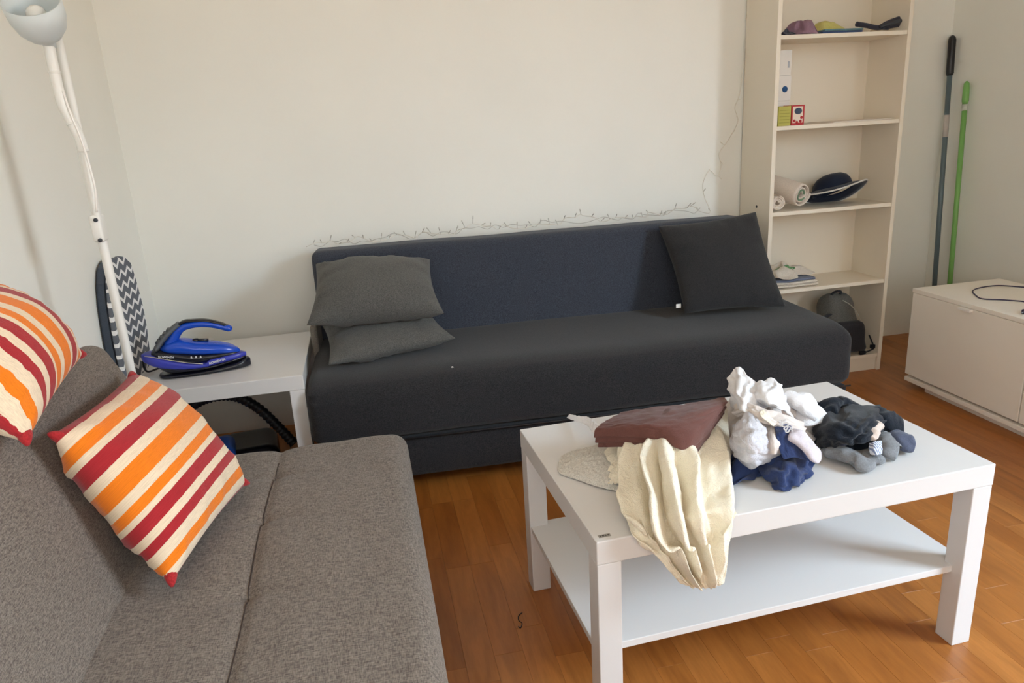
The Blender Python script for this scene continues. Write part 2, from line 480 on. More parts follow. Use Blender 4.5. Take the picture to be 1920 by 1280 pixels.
fo = from_bm('plank_field', bm, M_FLOOR, floor); fo['kind'] = 'stuff'
struct(box('ceiling', XL-.1, XR+.1, YF-.1, YR+.1, ZC, ZC+.1, M_CEIL, None, 0))
struct(box('wall_left', XL-.1, XL, YF-.1, YR+.1, 0, ZC, M_WALLW, None, 0))
bm = bmesh.new(); bm_box(bm, XL, 1.90, YB, YR+.1, 0, ZC); bm_box(bm, 1.90, XR, YR, YR+.1, 0, ZC)
struct(from_bm('wall_back', bm, M_WALL))
bm = bmesh.new()
bm_box(bm, XL-.1, FX0, YF-.14, YF, 0, ZC); bm_box(bm, FX1, XR+.1, YF-.14, YF, 0, ZC)
bm_box(bm, FX0, FX1, YF-.14, YF, 0, FZ0); bm_box(bm, FX0, FX1, YF-.14, YF, FZ1, ZC)
struct(from_bm('wall_front', bm, M_WALL))
bm = bmesh.new()
bm_box(bm, XR, XR+.14, YF, WY0, 0, ZC); bm_box(bm, XR, XR+.14, WY1, YR+.1, 0, ZC)
bm_box(bm, XR, XR+.14, WY0, WY1, 0, WZ0); bm_box(bm, XR, XR+.14, WY0, WY1, WZ1, ZC)
struct(from_bm('wall_right', bm, M_WALL))
# the window of the right wall
bm = bmesh.new(); ym = (WY0+WY1)/2
for (a, b, c, d) in ((WY0, WY1, WZ0, WZ0+.05), (WY0, WY1, WZ1-.05, WZ1), (WY0, WY0+.05, WZ0, WZ1), (WY1-.05, WY1, WZ0, WZ1), (ym-.035, ym+.035, WZ0, WZ1)):
    bm_box(bm, XR+.04, XR+.10, a, b, c, d, .004)
win = struct(from_bm('window_1', bm, M_WHITE))
mg = bpy.data.materials.new('window_glass'); mg.use_nodes = True
nt = mg.node_tree; nt.nodes.remove(nt.nodes['Principled BSDF'])
tr = nt.nodes.new('ShaderNodeBsdfTransparent'); gl = nt.nodes.new('ShaderNodeBsdfGlossy'); gl.inputs['Roughness'].default_value = .02
mx = nt.nodes.new('ShaderNodeMixShader'); mx.inputs[0].default_value = .06
nt.links.new(tr.outputs[0], mx.inputs[1]); nt.links.new(gl.outputs[0], mx.inputs[2]); nt.links.new(mx.outputs[0], nt.nodes['Material Output'].inputs[0])
for a, b in ((WY0+.05, ym-.035), (ym+.035, WY1-.05)):
    box('pane', XR+.066, XR+.072, a, b, WZ0+.05, WZ1-.05, mg, win, 0)

bm = bmesh.new(); xm = (FX0+FX1)/2  # unseen window added in the front wall to let the fill light in
for (a, b, c, d) in ((FX0, FX1, FZ0, FZ0+.05), (FX0, FX1, FZ1-.05, FZ1), (FX0, FX0+.05, FZ0, FZ1), (FX1-.05, FX1, FZ0, FZ1), (xm-.035, xm+.035, FZ0, FZ1)):
    bm_box(bm, a, b, YF-.10, YF-.04, c, d, .004)
fill_win = struct(from_bm('added_fill_window', bm, M_WHITE))
for a, b in ((FX0+.05, xm-.035), (xm+.035, FX1-.05)):
    box('pane', a, b, YF-.072, YF-.066, FZ0+.05, FZ1-.05, mg, fill_win, 0)

# ------------------------------------------------------------------ coffee table
T25 = math.radians(2.5)
ct = empty('coffee_table', (0, 0, 0), T25)
tag(ct, 'white rectangular coffee table with square legs and a lower shelf, clothes on top', 'table')
box('tabletop', 0, .90, 0, .55, .40, .45, M_LACK, ct, .0022, 2)
for lx in (0, .85):
    for ly in (0, .50):
        box('leg', lx+.0008, lx+.0492, ly+.0008, ly+.0492, 0, .3995, M_LACK, ct, .0018, 2)
box('lower_shelf', .004, .896, .028, .522, .178, .194, M_LACK, ct, .0012)
st = box('sticker', .010, .034, .012, .021, .4501, .4506, new_mat('sticker_grey', srgb(150, 146, 140), .5), ct, 0)
tag(st, 'small grey maker sticker at the corner', None)
bm = bmesh.new()
for i, wdt in enumerate((.0022, .0036, .003, .0036)):
    bm_box(bm, .0125+i*.0052, .0125+i*.0052+wdt, .0145, .0185, .4505, .45085)
from_bm('sticker_print', bm, new_mat('sticker_ink', srgb(70, 66, 62), .6), st)

# ------------------------------------------------------------------ side table
sd = empty('side_table', (-1.152, 1.21, 0), 0)
tag(sd, 'square white side table in the corner carrying the blue iron', 'table')
box('tabletop', 0, .548, 0, .555, .40, .45, M_LACK, sd, .0022, 2)
for lx in (0, .498):
    for ly in (0, .505):
        box('leg', lx+.0008, lx+.0492, ly+.0008, ly+.0492, 0, .3995, M_LACK, sd, .0018, 2)

# ------------------------------------------------------------------ charcoal sofa bed along the back wall
SY = math.radians(-2.2)
so = empty('sofa_bed', (-.605, 1.165, 0), SY)
tag(so, 'long armless charcoal sofa bed standing along the back wall', 'sofa')
LX = 1.950; BKX = 1.80
def place(o, loc, rot=(0, 0, 0)): o.location = loc; o.rotation_euler = rot; return o
def seat_fn(p, n):
    x, y, z = p
    t = min(1.0, max(0.0, (-y-.13)/.155)); f = (z+.111)/.222
    z -= .040*t**3*f
    if z > 0: z -= .012*max(0, 1-(abs(x)/(LX/2))**2)*max(0, 1-(abs(y)/.34)**2); z += .006*nz(x*2.4, y*2.4, 1)
    if y < -.2: y += .010*nz(x*2, z*3, 5)
    # pleats gathered at the left front edge
    if x < -LX/2+.07 and y < -.22: y += .006*math.sin(z*150)*(1-(x+LX/2)/.07)
    return (x, y, z)
seat = soft_box('seat', (LX, .57, .222), .042, (40, 20, 8), M_SOFA, so, seat_fn); place(seat, (LX/2, .285, .316))
def base_fn(p, n): return (p[0], p[1]+.004*nz(p[0]*3, 2, p[2]*4), p[2])
base = soft_box('base', (LX-.02, .55, .150), .018, (30, 8, 4), M_SOFA, so, base_fn); place(base, (LX/2, .29, .125))
def back_fn(p, n):
    x, y, z = p
    if y < 0: y += .008*nz(x*2.2, z*2.2, 9)
    if z > 0: z += .004*nz(x*3, 2, 7)
    return (x, y, z)
back = soft_box('backrest', (BKX-.015, .17, .46), .032, (40, 6, 12), M_SOFAB, so, back_fn); place(back, (BKX/2+.0075, .635, .535), (math.radians(-3), 0, 0))
for sx in (-.004,):
    bm = bmesh.new(); bm_box(bm, sx, sx+.025, .40, .72, .06, .52, .01, 3); from_bm('side_panel', bm, M_SIDE, so, True)
for fx in (.10, LX-.10):
    for fy in (.08, .50):
        f = lathe('foot', [(0, 0), (.022, 0), (.026, .055), (0, .055)], M_BLACK, so, 20); f.location = (fx, fy, 0)
tube('seam', [(.01, .002, .2015), (LX/2, -.001, .2015), (LX-.01, .002, .2015)], .0035, M_BLACK, so, n=8)

# ------------------------------------------------------------------ taupe sofa in the foreground left
gs = empty('sofa', (-.305, .735, 0), 0)
tag(gs, 'brown grey woven sofa in the left foreground with striped cushions', 'sofa')
GL = 1.92
def gseat_fn(p, n):
    x, y, z = p
    if z > 0:
        s = -.02+.004*math.sin(y*9)                     # the stitched seam along the seat
        d = x-s
        z -= .006*math.exp(-(d/.010)**2)+.005*math.exp(-(d/.045)**2)
        for ty in (.78, .57, .30, .02, -.26, -.55, -.82):
            z -= .007*math.exp(-((d/.03)**2+((y-ty)/.014)**2))
            z -= .004*math.exp(-((d/.11)**2+((y-ty+.25*abs(d))/.012)**2))
        z += .005*nz(x*5, y*4, 3)+.0025*nz(x*14, y*9, 8)
    return (x, y, z)
g1 = soft_box('seat', (.62, GL, .20), .045, (64, 150, 6), M_GREY, gs, gseat_fn); place(g1, (-.31, -GL/2, .322))
sq = []
for yy in np.linspace(-.86, .86, 240):
    sx_ = -.02+.004*math.sin(yy*9); q3 = gseat_fn((sx_, yy, .10), None); sq.append((q3[0], q3[1], q3[2]+.0004))
place(tube('seam', sq, .0016, new_mat('seam_thread', srgb(64, 54, 50), .9), gs, n=6), (-.31, -GL/2, .322))
g2 = soft_box('base', (.58, GL-.06, .15), .02, (10, 20, 4), M_GREY, gs, None); place(g2, (-.325, -GL/2, .155))
def gback_fn(p, n):
    x, y, z = p
    if x > 0: x += .006*nz(y*3, z*4, 2)+.002*nz(y*10, z*9, 4)
    return (x, y, z)
g3 = soft_box('backrest', (.15, GL, .47), .045, (5, 60, 14), M_GREY, gs, gback_fn)
lean = math.atan2(.16, .35)
# the front face passes through x=-.84 at z=.42 in the room
cxr = -.84+.305-.075*math.cos(lean)-math.sin(lean)*.165; czr = .40-.075*math.sin(lean)+math.cos(lean)*.165
place(g3, (cxr, -GL/2, czr), (0, -lean, 0))
for fx in (-.07, -.55):
    for fy in (-.09, -GL+.09):
        f = lathe('foot', [(0, 0), (.02, 0), (.026, .085), (0, .085)], M_BLACK, gs, 20); f.location = (fx, fy, 0)

# ------------------------------------------------------------------ cushions
def stripe_mat():
    m = new_mat('striped_chenille', (1, 1, 1, 1), .95, .1)
    uv = nd(m, 'ShaderNodeTexCoord'); sp = nd(m, 'ShaderNodeSeparateXYZ'); ln(m, uv.outputs['UV'], sp.inputs[0])
    mp = nd(m, 'ShaderNodeMapping'); mp.inputs['Scale'].default_value = (7, 110, 1); ln(m, uv.outputs['UV'], mp.inputs['Vector'])
    nn = nd(m, 'ShaderNodeTexNoise', Scale=3.0, Detail=3.0); ln(m, mp.outputs[0], nn.inputs['Vector'])
    ma = nd(m, 'ShaderNodeMath', operation='MULTIPLY_ADD'); ln(m, nn.outputs['Fac'], ma.inputs[0]); ma.inputs[1].default_value = .008; ln(m, sp.outputs['Y'], ma.inputs[2])
    su = nd(m, 'ShaderNodeMath', operation='SUBTRACT'); ln(m, ma.outputs[0], su.inputs[0]); su.inputs[1].default_value = .004
    R, O, W = srgb(170, 44, 50), srgb(240, 128, 30), srgb(236, 216, 188)
    seq = [(0, R), (.045, W), (.11, O), (.185, W), (.23, R), (.325, W), (.39, O), (.50, W), (.555, O), (.615, W), (.65, R), (.725, W), (.77, R), (.825, W), (.89, O), (.945, W), (.992, R)]
    c = ramp(m, su.outputs[0], seq, 'CONSTANT')
    th = ramp(m, nn.outputs['Fac'], [(.3, (.80, .76, .74, 1)), (.65, (1.05, 1.03, 1.02, 1))])
    ln(m, mix(m, c, th, .8, 'MULTIPLY'), bsdf(m).inputs['Base Color'])
    bump(m, nn.outputs['Fac'], .5, .003)
    bsdf(m).inputs['Sheen Weight'].default_value = .2
    return m
M_STR = stripe_mat(); M_TAS = cloth('red_tassel', srgb(176, 44, 48), .3, 300, .5)
def tassels(root, pts, cen):
    for p in pts:
        d = np.asarray(p)-cen; d /= np.linalg.norm(d)
        k = np.asarray(p)
        tube('tassel', [k-d*.03, k-d*.012, k-d*.002, k+d*.008], [.013, .011, .008, .003], M_TAS, root, n=10)
def striped(label, A, B, Cc, Dd, th, seed, bow):
    A, B, Cc, Dd = [np.array(q) for q in (A, B, Cc, Dd)]
    base_pt = min((A, B, Cc, Dd), key=lambda q: q[2])
    r = empty('striped_cushion', tuple(base_pt)); tag(r, label, 'cushion', 'striped cushions on the brown grey sofa')
    o = pillow('cover', A-base_pt, B-base_pt, Cc-base_pt, Dd-base_pt, th, M_STR, r, 34, bow, seed, .005)
    cen = (A+B+Cc+Dd)/4-base_pt
    tassels(r, [A-base_pt, B-base_pt, Cc-base_pt, Dd-base_pt], cen)
    return r
A = atx(98, 815, -.925); B = atx(247, 700, -.925); Dn = atz(322, 1092, .45); Cn = atz(462, 905, .45)
striped('orange, red and cream striped cushion resting on the sofa seat against its back', A, B, Cn, Dn, .20, 3.1, .025)
R_ = atx(156, 664, -.965); B_ = atx(50, 828, -.93); T_ = atx(-40, 528, -1.12); L_ = B_+(T_-R_)
striped('striped cushion perched on top of the sofa back at the left picture edge', R_, T_, L_, B_, .18, 8.3, .025)

def plain_cushion(label, A, B, Cc, Dd, th, mat, seed, bow=.06, wr=.006):
    A, B, Cc, Dd = [np.array(q) for q in (A, B, Cc, Dd)]
    b = min((A, B, Cc, Dd), key=lambda q: q[2])
    r = empty('sofa_pillow', tuple(b)); tag(r, label, 'pillow', 'loose pillows on the charcoal sofa')
    pillow('cover', A-b, B-b, Cc-b, Dd-b, th, mat, r, 30, bow, seed, wr)
    return r, b
A = atz(616, 684, .455); B = atz(855, 634, .465)
plain_cushion('dark grey pillow lying flat on the sofa seat under another pillow', A, B, B+np.array([-.085, .30, .05]), A+np.array([-.03, .36, .05]), .12, M_GPIL, 2.2, .04)
A = aty(575, 610, 1.36); B = aty(833, 588, 1.38); Cc = aty(806, 486, 1.655); Dd = aty(592, 494, 1.66)
plain_cushion('mid grey pillow on top of the two stacked at the sofa left end', A, B, Cc, Dd, .19, M_GPIL, 5.7, .04)
A = aty(1284, 588, 1.43); B = aty(1474, 576, 1.37); Cc = aty(1417, 397, 1.575); Dd = aty(1234, 424, 1.625)
r, b = plain_cushion('black pillow leaning upright at the right end of the charcoal sofa', A, B, Cc, Dd, .13, M_DPIL, 9.1, .03, .004)
lp = aty(1274, 574, 1.46)-b
box('care_tag', lp[0]-.014, lp[0]+.006, lp[1]-.001, lp[1]+.001, lp[2]-.006, lp[2]+.010, M_WHITE, r, 0)

# ------------------------------------------------------------------ bookshelf
BX0, BX1, BY0, BY1 = 1.320, 1.925, 1.675, 1.922
bs = empty('bookshelf', (BX0, BY0, 0)); tag(bs, 'tall narrow cream white bookshelf with open shelves beside the sofa', 'bookshelf')
BW, BD = BX1-BX0, BY1-BY0
for x0 in (0, BW-.018): box('side_panel', x0, x0+.018, 0, BD, 0, 1.82, M_SHELF, bs, .001)
box('back_panel', .017, BW-.017, BD-.012, BD-.004, .03, 1.81, M_SHELF, bs, 0)
box('plinth', .0185, BW-.0185, .012, .026, 0, .064, M_SHELF, bs, .0008)
ZS = [.08, .430, .771, 1.121, 1.468, 1.815]
for z in ZS: box('shelf', .0185, BW-.0185, .003, BD-.013, z-.016, z, M_SHELF, bs, .0008)
pl_ = lathe('cam_screw', [(0, 0), (.005, 0), (.005, .003), (0, .003)], M_DARK, bs, 12)
place(pl_, (-.0005, .10, .79), (0, math.radians(-90), 0))

# ------------------------------------------------------------------ tv bench
tv = empty('tv_bench', (1.876, 1.46, 0)); tag(tv, 'low white television bench with flat drawer fronts along the right wall', 'cabinet')
BLN = 1.72
box('carcass', .02, .42, -BLN, 0, .055, .419, M_BENCH, tv, .001)
box('top_panel', -.002, .424, -BLN-.002, .002, .420, .437, M_BENCH, tv, .0012)
box('bottom_panel', -.002, .424, -BLN-.002, -.004, .030, .048, M_BENCH, tv, .0012)
box('plinth', .030, .40, -BLN+.05, -.09, 0, .0295, M_BENCH, tv, .001)
for i in range(3):
    y1 = -.002-i*.574; y0 = y1-.568
    d = box('drawer_front', -.001, .018, y0, y1, .060, .4185, M_BENCH, tv, .0014)
    bmh = bmesh.new(); bm_box(bmh, -.016, .002, (y0+y1)/2-.03, (y0+y1)/2+.03, .407, .4185, .003, 2)
    h = from_bm('handle', bmh, M_WHITE, d); tag(h, 'small white tab handle', None)

# ------------------------------------------------------------------ poles in the corner
def pole(name, label, p0, p1, r, mat, group=None):
    p0 = np.array(p0); p1 = np.array(p1); e = empty(name, tuple(p0)); tag(e, label, 'pole')
    d = p1-p0
    return e, d
p1 = aty(1786, 66, 2.075); q = aty(1752, 535, 1.985); dd = (q-p1)/(p1[2]-q[2]); p0 = p1+dd*p1[2]
M_STEEL = new_mat('grey_blue_tube', srgb(92, 108, 116), .35, .5)
e, d = pole('mop_handle', 'slim blue grey mop handle with black grip leaning in the corner', p0, p1, .011, M_STEEL)
tube('tube', [d*0.0, d*.45, d*.90], .0115, M_STEEL, e, n=16)
g = lambda t: d*t
tube('grip', [g(.878), g(.885), g(.94), g(.985), g(.995), g(1.0)], [.0135, .017, .0165, .0175, .013, .004], M_BLACK, e, n=16)
tube('paper_label', [g(.685), g(.755)], .0123, new_mat('pole_label', srgb(198, 190, 186), .6), e, n=16)
tube('mop_head', [g(0)+np.array([-.10, 0, .012]), g(0)+np.array([.0, 0, .012]), g(0)+np.array([.02, 0, .012])], [.012, .014, .012], M_DARK, e, rb=.01, n=10)
p1 = atx(1813, 152, 2.482); q = atx(1781, 530, 2.445); dd = (q-p1)/(p1[2]-q[2]); p0 = p1+dd*p1[2]
M_GREEN = new_mat('green_plastic', srgb(122, 176, 96), .4, .45)
e, d = pole('broom_handle', 'slim bright green broom handle leaning on the right wall', p0, p1, .011, M_GREEN)
tube('tube', [d*0.0, d*.5, d*.93], .0115, M_GREEN, e, n=16)
tube('grip', [d*.92, d*.93, d*.97, d*.992, d*1.0], [.0118, .0145, .014, .012, .004], M_GREEN, e, n=16)
tube('paper_label', [d*.895, d*.918], .0123, new_mat('pole_sticker', srgb(196, 200, 190), .6), e, n=16)
tube('broom_head', [d*0+np.array([-.11, 0, .015]), d*0+np.array([0, 0, .018]), d*0+np.array([.02, 0, .015])], [.014, .016, .012], M_GREEN, e, rb=.012, n=10)
# ------------------------------------------------------------------ floor lamp
lp0 = aty(183, 410, .88)
fl = empty('floor_lamp', (lp0[0], .88, 0)); tag(fl, 'white floor lamp with a bowl shaded reading arm behind the brown grey sofa', 'floor lamp')
lathe('base', [(0, 0), (.115, 0), (.118, .006), (.112, .016), (.03, .022), (.014, .034), (0, .034)], M_LAMP, fl, 40)
tube('pole', [(0, 0, .02), (0, 0, .6), (0, 0, .612), (0, 0, 1.2), (0, 0, 1.208), (0, 0, 1.74)], [.0115, .0115, .0112, .0112, .0098, .0098], M_LAMP, fl, n=18)
up = lathe('uplight_shade', [(.012, 0), (.03, .01), (.09, .05), (.125, .10), (.13, .125)], M_LAMP, fl, 40, solid=.003); up.location = (0, 0, 1.72)
off = np.array([lp0[0], .88, 0])
arm = [np.array(aty(x, y, yy))-off for x, y, yy in ((191, 448, .868), (184, 412, .862), (173, 365, .858), (162, 312, .856), (153, 268, .853), (136, 232, .85), (119, 200, .848), (108, 160, .845), (99, 120, .842), (91, 80, .838))]
ar = catmull(arm, 60)
tube('reading_arm', ar, np.concatenate([np.full(24, .0085), np.full(36, .0118)]), M_LAMP, fl, n=16)
for k in (24, 33, 50): tube('arm_ring', [ar[k]-(ar[k+1]-ar[k])*.4, ar[k]+(ar[k+1]-ar[k])*.4], .0126, M_LAMP, fl, n=16)
bmc = bmesh.new(); bm_box(bmc, -.012, .014, -.030, .014, lp0[2]-.056, lp0[2]+.012, .007, 3)
cl = from_bm('clamp', bmc, M_LAMP, fl, True)
for dz in (-.05, .0):
    s = lathe('screw', [(0, 0), (.005, 0), (.005, .004), (0, .004)], M_DARK, cl, 14); place(s, (.006, -.032, lp0[2]+dz), (math.radians(90), 0, 0))
tube('cable', catmull([np.array(aty(x, y, .84))-off for x, y in ((181, 398), (178, 352), (166, 305), (150, 255), (133, 215), (118, 170))], 30), .0028, M_WHITE, fl, n=8)
axis = Vector((.04, -.60, .74)).normalized()
sh0 = Vector(ar[-1])
q = axis.to_track_quat('Z', 'Y')
shade = lathe('reading_shade', [(.0115, -.012), (.0125, .0), (.017, .008), (.034, .018), (.048, .036), (.056, .062), (.0585, .100)], None, fl, 44, solid=.003)
M_SHADE = new_mat('opal_shade', srgb(206, 214, 216), .45, .4); shade.data.materials.append(M_SHADE)
shade.location = sh0; shade.rotation_mode = 'QUATERNION'; shade.rotation_quaternion = q
bl = lathe('bulb', [(0, .088), (.008, .087), (.017, .081), (.021, .071), (.020, .060), (.014, .044), (.010, .034), (.010, .010)], new_mat('bulb_glass', srgb(225, 225, 220), .15, .6), shade, 24)

# ------------------------------------------------------------------ ironing board
def chev():
    m = new_mat('chevron_cover', (1, 1, 1, 1), .85, .15)
    tc = nd(m, 'ShaderNodeTexCoord'); sp = nd(m, 'ShaderNodeSeparateXYZ'); ln(m, tc.outputs['Object'], sp.inputs[0])
    pp = nd(m, 'ShaderNodeMath', operation='PINGPONG'); ln(m, sp.outputs['Y'], pp.inputs[0]); pp.inputs[1].default_value = .034
    ad = nd(m, 'ShaderNodeMath', operation='MULTIPLY_ADD'); ln(m, pp.outputs[0], ad.inputs[0]); ad.inputs[1].default_value = .62; ln(m, sp.outputs['Z'], ad.inputs[2])
    dv = nd(m, 'ShaderNodeMath', operation='DIVIDE'); ln(m, ad.outputs[0], dv.inputs[0]); dv.inputs[1].default_value = .0385
    fr = nd(m, 'ShaderNodeMath', operation='FRACT'); ln(m, dv.outputs[0], fr.inputs[0])
    ln(m, ramp(m, fr.outputs[0], [(0, srgb(104, 108, 116)), (.66, srgb(236, 236, 236))], 'CONSTANT'), bsdf(m).inputs['Base Color'])
    return m
right = [(232, 481), (243, 492), (255, 530), (266, 572), (274, 615), (278, 650)]
left = [(222, 480), (212, 486), (206, 500), (205, 530), (208, 570), (214, 610), (221, 650)]
XB = -1.163
R3 = [atx(x, y, XB) for x, y in right]; L3 = [atx(x, y, XB) for x, y in left]
rb_, lb_ = R3[-1].copy(), L3[-1].copy(); rb_[2] = .03; lb_[2] = .03
rb_[1] = R3[-1][1]+.01; lb_[1] = L3[-1][1]-.005
outl = np.array([rb_]+R3[::-1]+L3+[lb_])
bo = np.array([XB, outl[:, 1].mean(), 0])
ib = empty('ironing_board', tuple(bo)); tag(ib, 'grey and white chevron ironing board standing upright behind the lamp', 'ironing board')
def slab(name, out, x0, x1, mat, parent, bev):
    bm = bmesh.new(); vsb = [bm.verts.new((x1, p[1], p[2])) for p in out]; f = bm.faces.new(vsb)
    r = bmesh.ops.extrude_face_region(bm, geom=[f]); vv = [e for e in r['geom'] if isinstance(e, bmesh.types.BMVert)]
    for v in vv: v.co.x = x0
    bmesh.ops.recalc_face_normals(bm, faces=bm.faces)
    bmesh.ops.bevel(bm, geom=[e for e in bm.edges if abs(e.verts[0].co.x-e.verts[1].co.x) < 1e-6], offset=bev, segments=3, affect='EDGES')
    return from_bm(name, bm, mat, parent, False)
slab('cover', outl-bo, -.012, .004, chev(), ib, .003)
cc = (outl-bo).mean(0)
slab('underside', (outl-bo-cc)*np.array([1, .97, .985])+cc, -.043, -.0122, cloth('slate_underside', srgb(70, 78, 90), .15, 400), ib, .006)

# ------------------------------------------------------------------ steam iron
M_IBLUE = new_mat('iron_blue', srgb(20, 74, 190), .22, .55); M_IBLUE2 = new_mat('iron_violet_blue', srgb(52, 60, 168), .3, .5)
M_IBLK = new_mat('iron_black', srgb(20, 22, 34), .25, .5); M_IGRY = new_mat('iron_grey', srgb(92, 96, 100), .5, .4)
M_INK = new_mat('iron_print', srgb(214, 216, 220), .5, .3)
ir = empty('steam_iron', (-1.074, 1.372, .4503), math.radians(5)); tag(ir, 'blue and black cordless steam iron on its dock on the side table', 'iron')
def loft(name, st, mat, parent, ex=2.6, n=28, sub=True, y0=0.0):
    st = np.array(st, float); k = 40
    t = np.linspace(0, 1, len(st)); tt = np.linspace(0, 1, k)
    S = catmull(st, k); V = []
    for s, hw, lo, hi in S:
        hw = max(hw, .0005); c = (lo+hi)/2; h = max((hi-lo)/2, .0005)
        for j in range(n):
            a = 2*math.pi*j/n; ca, sa = math.cos(a), math.sin(a)
            V.append((s, y0+math.copysign(abs(ca)**(2/ex), ca)*hw, c+math.copysign(abs(sa)**(2/ex), sa)*h))
    F = grid_faces(k, n, wrap=True); F.append(tuple(range(n))); F.append(tuple(range((k-1)*n, k*n)))
    bm = bmesh.new(); vv = [bm.verts.new(v) for v in V]
    for f in F: bm.faces.new([vv[i] for i in f])
    return from_bm(name, bm, mat, parent, True)
loft('dock', [(-.004, .012, 0, .010), (.01, .038, 0, .013), (.05, .052, 0, .013), (.15, .054, 0, .014), (.24, .042, 0, .022), (.272, .026, 0, .030), (.286, .008, .002, .024)], M_IBLK, ir, 4)
loft('soleplate', [(-.02, .02, .052, .060), (.03, .045, .018, .045), (.09, .050, .0145, .030), (.16, .048, .015, .030), (.22, .034, .022, .034), (.262, .014, .028, .036), (.274, .003, .030, .034)], M_IBLK, ir, 3)
loft('lower_band', [(-.047, .010, .068, .084), (-.035, .034, .058, .088), (0, .052, .040, .086), (.05, .055, .027, .066), (.10, .055, .022, .050), (.145, .053, .022, .040), (.165, .050, .024, .052), (.21, .040, .028, .054), (.252, .024, .032, .053), (.276, .006, .036, .048)], M_IBLUE2, ir, 3.2)
loft('side_band', [(-.012, .030, .080, .094), (.01, .046, .070, .098), (.06, .050, .052, .088), (.12, .049, .036, .074), (.18, .044, .044, .066), (.235, .026, .046, .060), (.255, .010, .048, .056)], M_IBLK, ir, 3)
loft('water_tank', [(.016, .020, .088, .104), (.04, .042, .080, .118), (.08, .046, .070, .122), (.13, .046, .062, .108), (.18, .041, .056, .098), (.225, .029, .050, .084), (.25, .014, .050, .068), (.258, .004, .052, .060)], M_IBLUE, ir, 2.4)
hp = catmull([(.045, 0, .105), (.062, 0, .130), (.085, 0, .155), (.115, 0, .164), (.155, 0, .164), (.195, 0, .154), (.228, 0, .140), (.245, 0, .132)], 40)
tube('handle', hp, np.interp(np.linspace(0, 1, 40), [0, .15, .35, .9, .97, 1], [.030, .024, .018, .016, .012, .003]), M_IBLUE, ir, rb=np.interp(np.linspace(0, 1, 40), [0, .15, .35, .9, .97, 1], [.022, .016, .0125, .0115, .009, .003]), n=18)
gp = catmull([(.078, 0, .166), (.10, 0, .178), (.125, 0, .178), (.165, 0, .174), (.205, 0, .160), (.240, 0, .140)], 30)
tube('handle_grip', gp, np.interp(np.linspace(0, 1, 30), [0, .1, .9, 1], [.010, .0155, .014, .006]), M_IBLK, ir, rb=.0058, n=14)
gr_ = catmull([(.004, 0, .100), (.028, 0, .128), (.055, 0, .152), (.085, 0, .172)], 20)
tube('rear_heel', gr_, np.interp(np.linspace(0, 1, 20), [0, .3, 1], [.040, .032, .018]), M_IGRY, ir, rb=.010, n=14)
for k in range(4):
    t = gr_[4+k*3]; box('heel_rib', t[0]-.013, t[0]-.006, -.024+.002*k, .024-.002*k, t[2]+.001, t[2]+.007, M_DARK, ir, .001)
lathe('spray_button', [(0, .010), (.009, .009), (.011, .004), (.011, 0)], M_IBLK, ir, 18).location = (.125, 0, .106)
place(tube('dial', [(.125, -.010, .111), (.165, -.010, .106)], .005, M_IBLK, ir, n=10), (0, .008, 0))
tube('trim_line', [(-.03, -.041, .088), (0, -.053, .083), (.05, -.0565, .066), (.10, -.0565, .050), (.142, -.054, .040)], .0012, new_mat('gold_trim', srgb(196, 188, 160), .4, .5), ir, n=6)
lettering('lettering', 'ROWENTA', .0095, (.035, -.0505, .078), (math.radians(84), math.radians(12), math.radians(2)), M_INK, ir, .0004, True)
lettering('lettering', 'ROWENTA', .0105, (.186, -.0475, .040), (math.radians(86), math.radians(-5), math.radians(13)), M_INK, ir, .0006, True)
for k in range(3):
    b_ = mesh('temperature_mark', [(-.003, 0, -.003), (.003, 0, -.003), (.0015, 0, .004), (-.0015, 0, .004)], [(0, 1, 2, 3)], M_INK, ir)
    place(b_, (.110+k*.014, -.0502+.0007*k, .066-.0015*k))
    sm = b_.modifiers.new('thick', 'SOLIDIFY'); sm.thickness = .001
cordp = catmull([(-.035, .02, .075), (-.052, .03, .05), (-.050, .045, .012), (-.02, .085, .006), (.03, .11, .006)], 26)
tube('cord', cordp, .0036, M_IBLK, ir, n=8)

# ------------------------------------------------------------------ vacuum cleaner under the side table
vc = empty('vacuum_cleaner', (-.93, 1.52, 0), .15); tag(vc, 'black and blue vacuum cleaner with a ribbed hose under the side table', 'vacuum cleaner')
M_VBLUE = new_mat('vacuum_blue', srgb(40, 92, 190), .25, .5)
vb = soft_box('body', (.30, .24, .11), .045, (10, 8, 4), M_IBLK, vc); place(vb, (.02, 0, .068))
vd = soft_box('dust_lid', (.13, .14, .07), .03, (8, 8, 4), M_VBLUE, vc); place(vd, (-.045, -.065, .118), (.25, 0, 0))
for sy in (-1, 1):
    wl_ = lathe('wheel', [(0, -.012), (.045, -.012), (.05, -.006), (.05, .006), (.045, .012), (0, .012)], M_DARK, vc, 24); place(wl_, (.10, sy*.128, .05), (math.radians(90), 0, 0))
M_HOSE = new_mat('hose_black', srgb(26, 28, 34), .4, .4)
ho = np.array([-.93, 1.52, 0])
def hpt(x, y, d): 
    v = aty(x, y, d)-ho; c, s = math.cos(-.15), math.sin(-.15); return np.array([c*v[0]-s*v[1], s*v[0]+c*v[1], v[2]])
hs = catmull([hpt(318, 800, 1.46), hpt(345, 772, 1.45), hpt(385, 748, 1.45), hpt(435, 742, 1.46), hpt(480, 762, 1.47), hpt(520, 798, 1.46), hpt(552, 832, 1.44)], 110)
tube('hose', hs, .0175+.0022*np.sin(np.arange(110)*math.pi/1.5), M_HOSE, vc, n=14)

